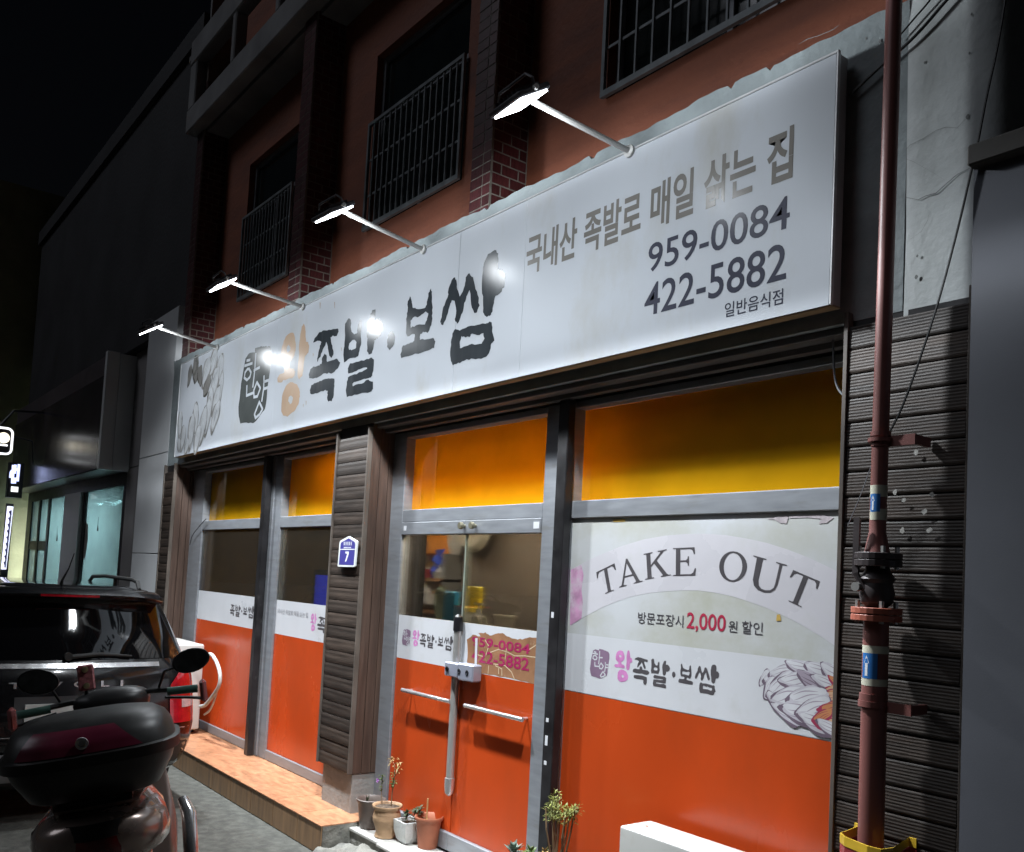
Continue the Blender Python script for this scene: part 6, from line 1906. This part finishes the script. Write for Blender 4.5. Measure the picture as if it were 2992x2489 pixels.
def sec(cx_, w, h, cz, n=20, p=2.6):
    """superellipse cross section in the y-z plane at x=cx_"""
    out = []
    for k in range(n):
        a = 2*math.pi*k/n
        ca, sa = math.cos(a), math.sin(a)
        out.append((cx_, w*math.copysign(abs(ca)**(2/p), ca), cz+h*math.copysign(abs(sa)**(2/p), sa)))
    return out
def loft(secs, name, m_, parent, smooth=True):
    mb_ = MB()
    n = len(secs[0])
    mb_.add([p for s in secs for p in s], [(i*n+k, i*n+(k+1) % n, (i+1)*n+(k+1) % n, (i+1)*n+k) for i in range(len(secs)-1) for k in range(n)]+[tuple(range(n))[::-1], tuple((len(secs)-1)*n+k for k in range(n))])
    return mb_.build(name, m_, parent, smooth=smooth, sharp=60, local=True)
# top case: stacked rounded plan outlines
def plan(z, w, d0, d1, n=36, p=3.2):
    out = []
    for k in range(n):
        a = 2*math.pi*k/n
        ca, sa = math.cos(a), math.sin(a)
        ex = (d0+d1)/2+(d1-d0)/2*math.copysign(abs(ca)**(2/p), ca)
        out.append((ex, w*math.copysign(abs(sa)**(2/p), sa), z))
    return out
def stack(levels, name, m_, parent, p=3.2):
    mb_ = MB()
    rs = [plan(z, w, a, c, p=p) for z, w, a, c in levels]
    n = len(rs[0])
    mb_.add([q for r in rs for q in r], [(i*n+k, i*n+(k+1) % n, (i+1)*n+(k+1) % n, (i+1)*n+k) for i in range(len(rs)-1) for k in range(n)]+[tuple(range(n))[::-1], tuple((len(rs)-1)*n+k for k in range(n))])
    return mb_.build(name, m_, parent, smooth=True, sharp=45, local=True)
K_ = 0.89
def kz(l): return [(zc+(z-zc)*K_, w*K_, a*K_, c*K_) for z, w, a, c in l]
case = stack(kz([(zc-0.148, 0.2, -0.13, 0.17), (zc-0.135, 0.225, -0.16, 0.2), (zc-0.05, 0.275, -0.2, 0.225), (zc-0.005, 0.29, -0.212, 0.235)]), 'top_case', M_CASE, sco)
stack(kz([(zc-0.01, 0.305, -0.225, 0.245), (zc+0.028, 0.308, -0.228, 0.248), (zc+0.032, 0.295, -0.216, 0.236)]), 'case_rim', M_CASE, sco)
lid = kz([(zc+0.03, 0.293, -0.213, 0.233), (zc+0.075, 0.283, -0.195, 0.228), (zc+0.11, 0.262, -0.165, 0.215), (zc+0.132, 0.225, -0.125, 0.19), (zc+0.143, 0.16, -0.07, 0.15), (zc+0.146, 0.06, -0.01, 0.08)])
stack(lid, 'case_lid', M_CASE, sco, p=2.9)
def lid_pt(u, v, off):
    """point on the rear of the lid: u sideways -1..1, v height 0..1"""
    z = zc+(0.034+0.088*v)*K_
    for (z0, w0, a0, c0), (z1, w1, a1, c1) in zip(lid[:-1], lid[1:]):
        if z0 <= z <= z1:
            t_ = (z-z0)/(z1-z0)
            w_, a_, c_ = w0+(w1-w0)*t_, a0+(a1-a0)*t_, c0+(c1-c0)*t_
    p = 2.9
    sy = u
    ca = -(max(0.0, 1-abs(sy)**p))**(1/p)
    mid, hd = (a_+c_)/2, (c_-a_)/2
    return Vector((mid+(hd+off)*ca, (w_+off*0.5)*sy, z))
mb = MB()
mb.grid([[lid_pt(0.86*u*(1-0.16*v), v, 0.0035) for u in lin(-0.72+0.25*v, 0.95, 24)] for v in lin(0.02, 0.95, 7)])
mb.build('case_insert', M_CASER, sco, smooth=True, local=True, fix=False)
lp_ = lid_pt(0.06, 0.42, 0.004)
MB().lathe([(0.019, 0.0), (0.019, -0.01), (0.011, -0.011), (0.009, -0.004)], tuple(lp_), 16, 'X').build('case_lock', mat('lock_silver', (0.6, 0.6, 0.6), 0.3, 0.2), sco, smooth=True, local=True)
# rack and rear body
m = MB()
for s_ in (-1, 1):
    m.tube([(-0.1, s_*0.1, zc-0.142), (0.2, s_*0.11, zc-0.147), (0.32, s_*0.13, zc-0.16)], 0.012, 8)
m.tube([(-0.1, -0.11, zc-0.145), (-0.1, 0.11, zc-0.145)], 0.012, 8)
m.box(-0.11, 0.15, -0.1, 0.1, zc-0.14, zc-0.134)
m.build('carrier_rack', M_SCBLK, sco, smooth=True, local=True)
zb = zc-0.262
loft([sec(-0.2, 0.05, 0.03, zb+0.02), sec(-0.185, 0.13, 0.065, zb+0.015), sec(-0.12, 0.19, 0.09, zb), sec(0.0, 0.215, 0.105, zb-0.01), sec(0.2, 0.2, 0.115, zb-0.02), sec(0.45, 0.165, 0.12, zb-0.04), sec(0.75, 0.13, 0.13, zb-0.08), sec(0.85, 0.1, 0.12, zb-0.1)], 'rear_body', M_SCSIL, sco)
loft([sec(-0.02, 0.05, 0.01, zb+0.095), sec(0.0, 0.12, 0.018, zb+0.1), sec(0.25, 0.14, 0.03, zb+0.1), sec(0.55, 0.13, 0.045, zb+0.08), sec(0.8, 0.09, 0.04, zb+0.07)], 'seat', M_SCBLK, sco)
loft([sec(-0.1, 0.03, 0.006, zb+0.1), sec(-0.07, 0.13, 0.014, zb+0.1), sec(0.08, 0.16, 0.016, zb+0.1), sec(0.12, 0.1, 0.01, zb+0.1)], 'grab_rail', M_SCSIL, sco)
# tail lamp and turn signals wrapping the tail
def tail_pt(y, z, off):
    u = max(-1, min(1, y/0.185))
    d = -0.195+0.15*abs(u)**2.2
    return Vector((d-off+0.35*(z-zb)**2*4, y, z))
def tskin(nm, m_, ys, z0, z1, off, lim=None):
    mb_ = MB()
    mb_.grid([[tail_pt(y, z, off) for y in ys] for z in lin(z0, z1, 6)])
    return mb_.build(nm, m_, sco, smooth=True, local=True, fix=False)
tl_ = tskin('tail_lamp', M_DLENS, lin(-0.068, 0.068, 10), zb-0.07, zb+0.025, 0.016)
tskin('tail_cover', M_SCBLK, lin(-0.085, 0.085, 10), zb+0.027, zb+0.075, 0.018)
for s_ in (-1, 1):
    tskin('turn_signal', M_LENSW, lin(s_*0.085, s_*0.158, 8), zb-0.045, zb+0.05, 0.02)
    a = tskin('amber_bulb', M_AMBER, lin(s_*0.1, s_*0.125, 4), zb-0.02, zb+0.005, 0.023)
loft([sec(-0.22, 0.05, 0.012, zb-0.115), sec(-0.2, 0.12, 0.02, zb-0.11), sec(0.0, 0.15, 0.03, zb-0.105), sec(0.2, 0.12, 0.02, zb-0.11)], 'lower_cowl', M_SCSIL, sco)
MB().box(-0.26, -0.25, -0.1, 0.1, zb-0.33, zb-0.15).build('number_plate', M_PW, sco, bevel=0.002, local=True)
m = MB()
m.add([(-0.02-0.06+0.12*a, -0.187-0.004, zb-0.035+0.04*c) for a, c in text_geo('Fa', 0.03)[0]], text_geo('Fa', 0.03)[1])
m.build('lettering', M_SCRED, sco, local=True, fix=False)
# wheels, mudguard, engine, exhaust
for wx, r_ in ((0.12, 0.25), (1.42, 0.25)):
    m = MB()
    m.lathe([(0.16, -0.045), (r_-0.03, -0.055), (r_, -0.025), (r_, 0.025), (r_-0.03, 0.055), (0.16, 0.045)], (wx, 0, r_), 26, 'Y')
    w_ = m.build('wheel', M_RUBBER, sco, smooth=True, local=True)
    MB().lathe([(0.16, -0.03), (0.15, -0.02), (0.03, -0.04), (0.03, 0.04), (0.15, 0.02), (0.16, 0.03)], (wx, 0, r_), 20, 'Y').build('rim', M_SILVER, w_, smooth=True, local=True)
loft([sec(-0.08, 0.02, 0.05, 0.5), sec(0.1, 0.09, 0.09, 0.55), sec(0.4, 0.11, 0.14, 0.45), sec(0.7, 0.1, 0.12, 0.38)], 'engine', M_SCBLK, sco)
m = MB()
m.tube([(0.55, -0.16, 0.32), (0.25, -0.2, 0.36), (0.0, -0.215, 0.42), (-0.2, -0.22, 0.47)], [0.03, 0.06, 0.062, 0.05], 14)
m.build('exhaust', M_SCBLK, sco, smooth=True, local=True)
m = MB()
m.tube([(-0.12, -0.25, zb-0.2), (-0.115, -0.27, zb-0.1), (-0.05, -0.275, zb+0.01), (0.0, -0.26, zb+0.05)], [0.018, 0.024, 0.024, 0.018], 12)
m.build('chrome_guard', M_CHROME, sco, smooth=True, local=True)
# front: leg shield, steering head, handlebar, mirrors
loft([sec(1.0, 0.2, 0.1, 0.42), sec(1.08, 0.22, 0.18, 0.62), sec(1.12, 0.2, 0.15, 0.8), sec(1.1, 0.12, 0.1, 0.92)], 'leg_shield', M_SCSIL, sco)
loft([sec(0.62, 0.14, 0.04, 0.33), sec(1.0, 0.16, 0.04, 0.31), sec(1.1, 0.14, 0.05, 0.36)], 'floor_board', M_SCBLK, sco)
m = MB()
m.tube([(1.32, 0, 0.35), (1.16, 0, 0.8), (1.06, 0, 1.02)], 0.03, 10)
m.build('steering_column', M_SCBLK, sco, smooth=True, local=True)
HZ = zc+0.015
loft([sec(0.98, 0.08, 0.03, HZ), sec(1.02, 0.15, 0.055, HZ), sec(1.12, 0.16, 0.065, HZ-0.01), sec(1.2, 0.1, 0.05, HZ-0.03)], 'handlebar_cover', M_SCBLK, sco)
m = MB()
m.tube([(1.0, -0.36, HZ+0.01), (1.05, -0.16, HZ+0.02), (1.08, 0, HZ), (1.05, 0.16, HZ+0.02), (1.0, 0.36, HZ+0.01)], 0.012, 8)
m.build('handlebar', M_SCBLK, sco, smooth=True, local=True)
for s_ in (-1, 1):
    m = MB()
    m.tube([(1.01, s_*0.235, HZ+0.012), (0.992, s_*0.36, HZ+0.008)], 0.018, 12)
    m.build('grip', mat('green_grip', (0.02, 0.07, 0.055), 0.6), sco, smooth=True, local=True)
    m = MB()
    m.tube([(1.07, s_*0.22, HZ-0.02), (1.06, s_*0.32, HZ-0.035), (1.04, s_*0.4, HZ-0.05)], 0.007, 6)
    m.build('brake_lever', M_SCBLK, sco, smooth=True, local=True)
    m = MB()
    m.obox(Matrix.Translation((1.03, s_*0.385, HZ-0.01)), 0.05, 0.03, 0.1)
    m.build('hand_guard', mat('clear_guard', (0.3, 0.1, 0.1), 0.12), sco, bevel=0.012, local=True)
def mirror(s_, my, mz, roll):
    m_ = MB()
    m_.tube([(1.05, s_*0.2, HZ+0.03), (1.04, s_*0.23, HZ+0.1), (1.02, my-s_*0.05, mz-0.02)], 0.006, 8)
    a_ = m_.build('mirror_arm', M_SCBLK, sco, smooth=True, local=True)
    R_ = Matrix.Translation((1.0, my, mz)) @ Matrix.Rotation(roll, 4, 'X')
    mm = MB()
    mm.lathe([(0.0, 0.03), (0.06, 0.02), (0.082, 0.0), (0.08, -0.006), (0.0, -0.006)], (0, 0, 0), 24, 'X', 1.0, 0.66)
    mm.v = [tuple(R_ @ Vector(v)) for v in mm.v]
    o_ = mm.build('mirror', M_SCBLK, sco, smooth=True, local=True)
    mm = MB()
    mm.lathe([(0.073, -0.0075), (0.0, -0.0078)], (0, 0, 0), 24, 'X', 1.0, 0.66)
    mm.v = [tuple(R_ @ Vector(v)) for v in mm.v]
    mm.build('mirror_glass', M_MIRROR, o_, smooth=True, local=True)
mirror(-1, -0.345, zc+0.15, math.radians(-10))
mirror(1, 0.27, zc+0.15, math.radians(12))
# phone holder with brass screws
m = MB()
m.obox(Matrix.Translation((1.0, 0.085, HZ+0.125)), 0.02, 0.066, 0.11)
hd_ = m.build('phone_holder', mat('clear_red_plastic', (0.32, 0.12, 0.13), 0.25, var=0.5, scale=60), sco, bevel=0.006, local=True)
for dz in (-0.034, 0.036):
    MB().lathe([(0.013, 0.0), (0.013, -0.006), (0.006, -0.008)], (0.989, 0.085, HZ+0.125+dz), 12, 'X').build('screw', mat('brass', (0.7, 0.6, 0.35), 0.3, 0.8), hd_, smooth=True, local=True)
MB().tube([(1.06, 0.1, HZ+0.02), (1.02, 0.085, HZ+0.1)], 0.008, 6).build('holder_arm', M_SCBLK, sco, local=True)
MB().tube([(0.35, 0.12, 0.4), (0.3, 0.26, 0.02)], 0.012, 8).build('side_stand', M_SCBLK, sco, local=True)
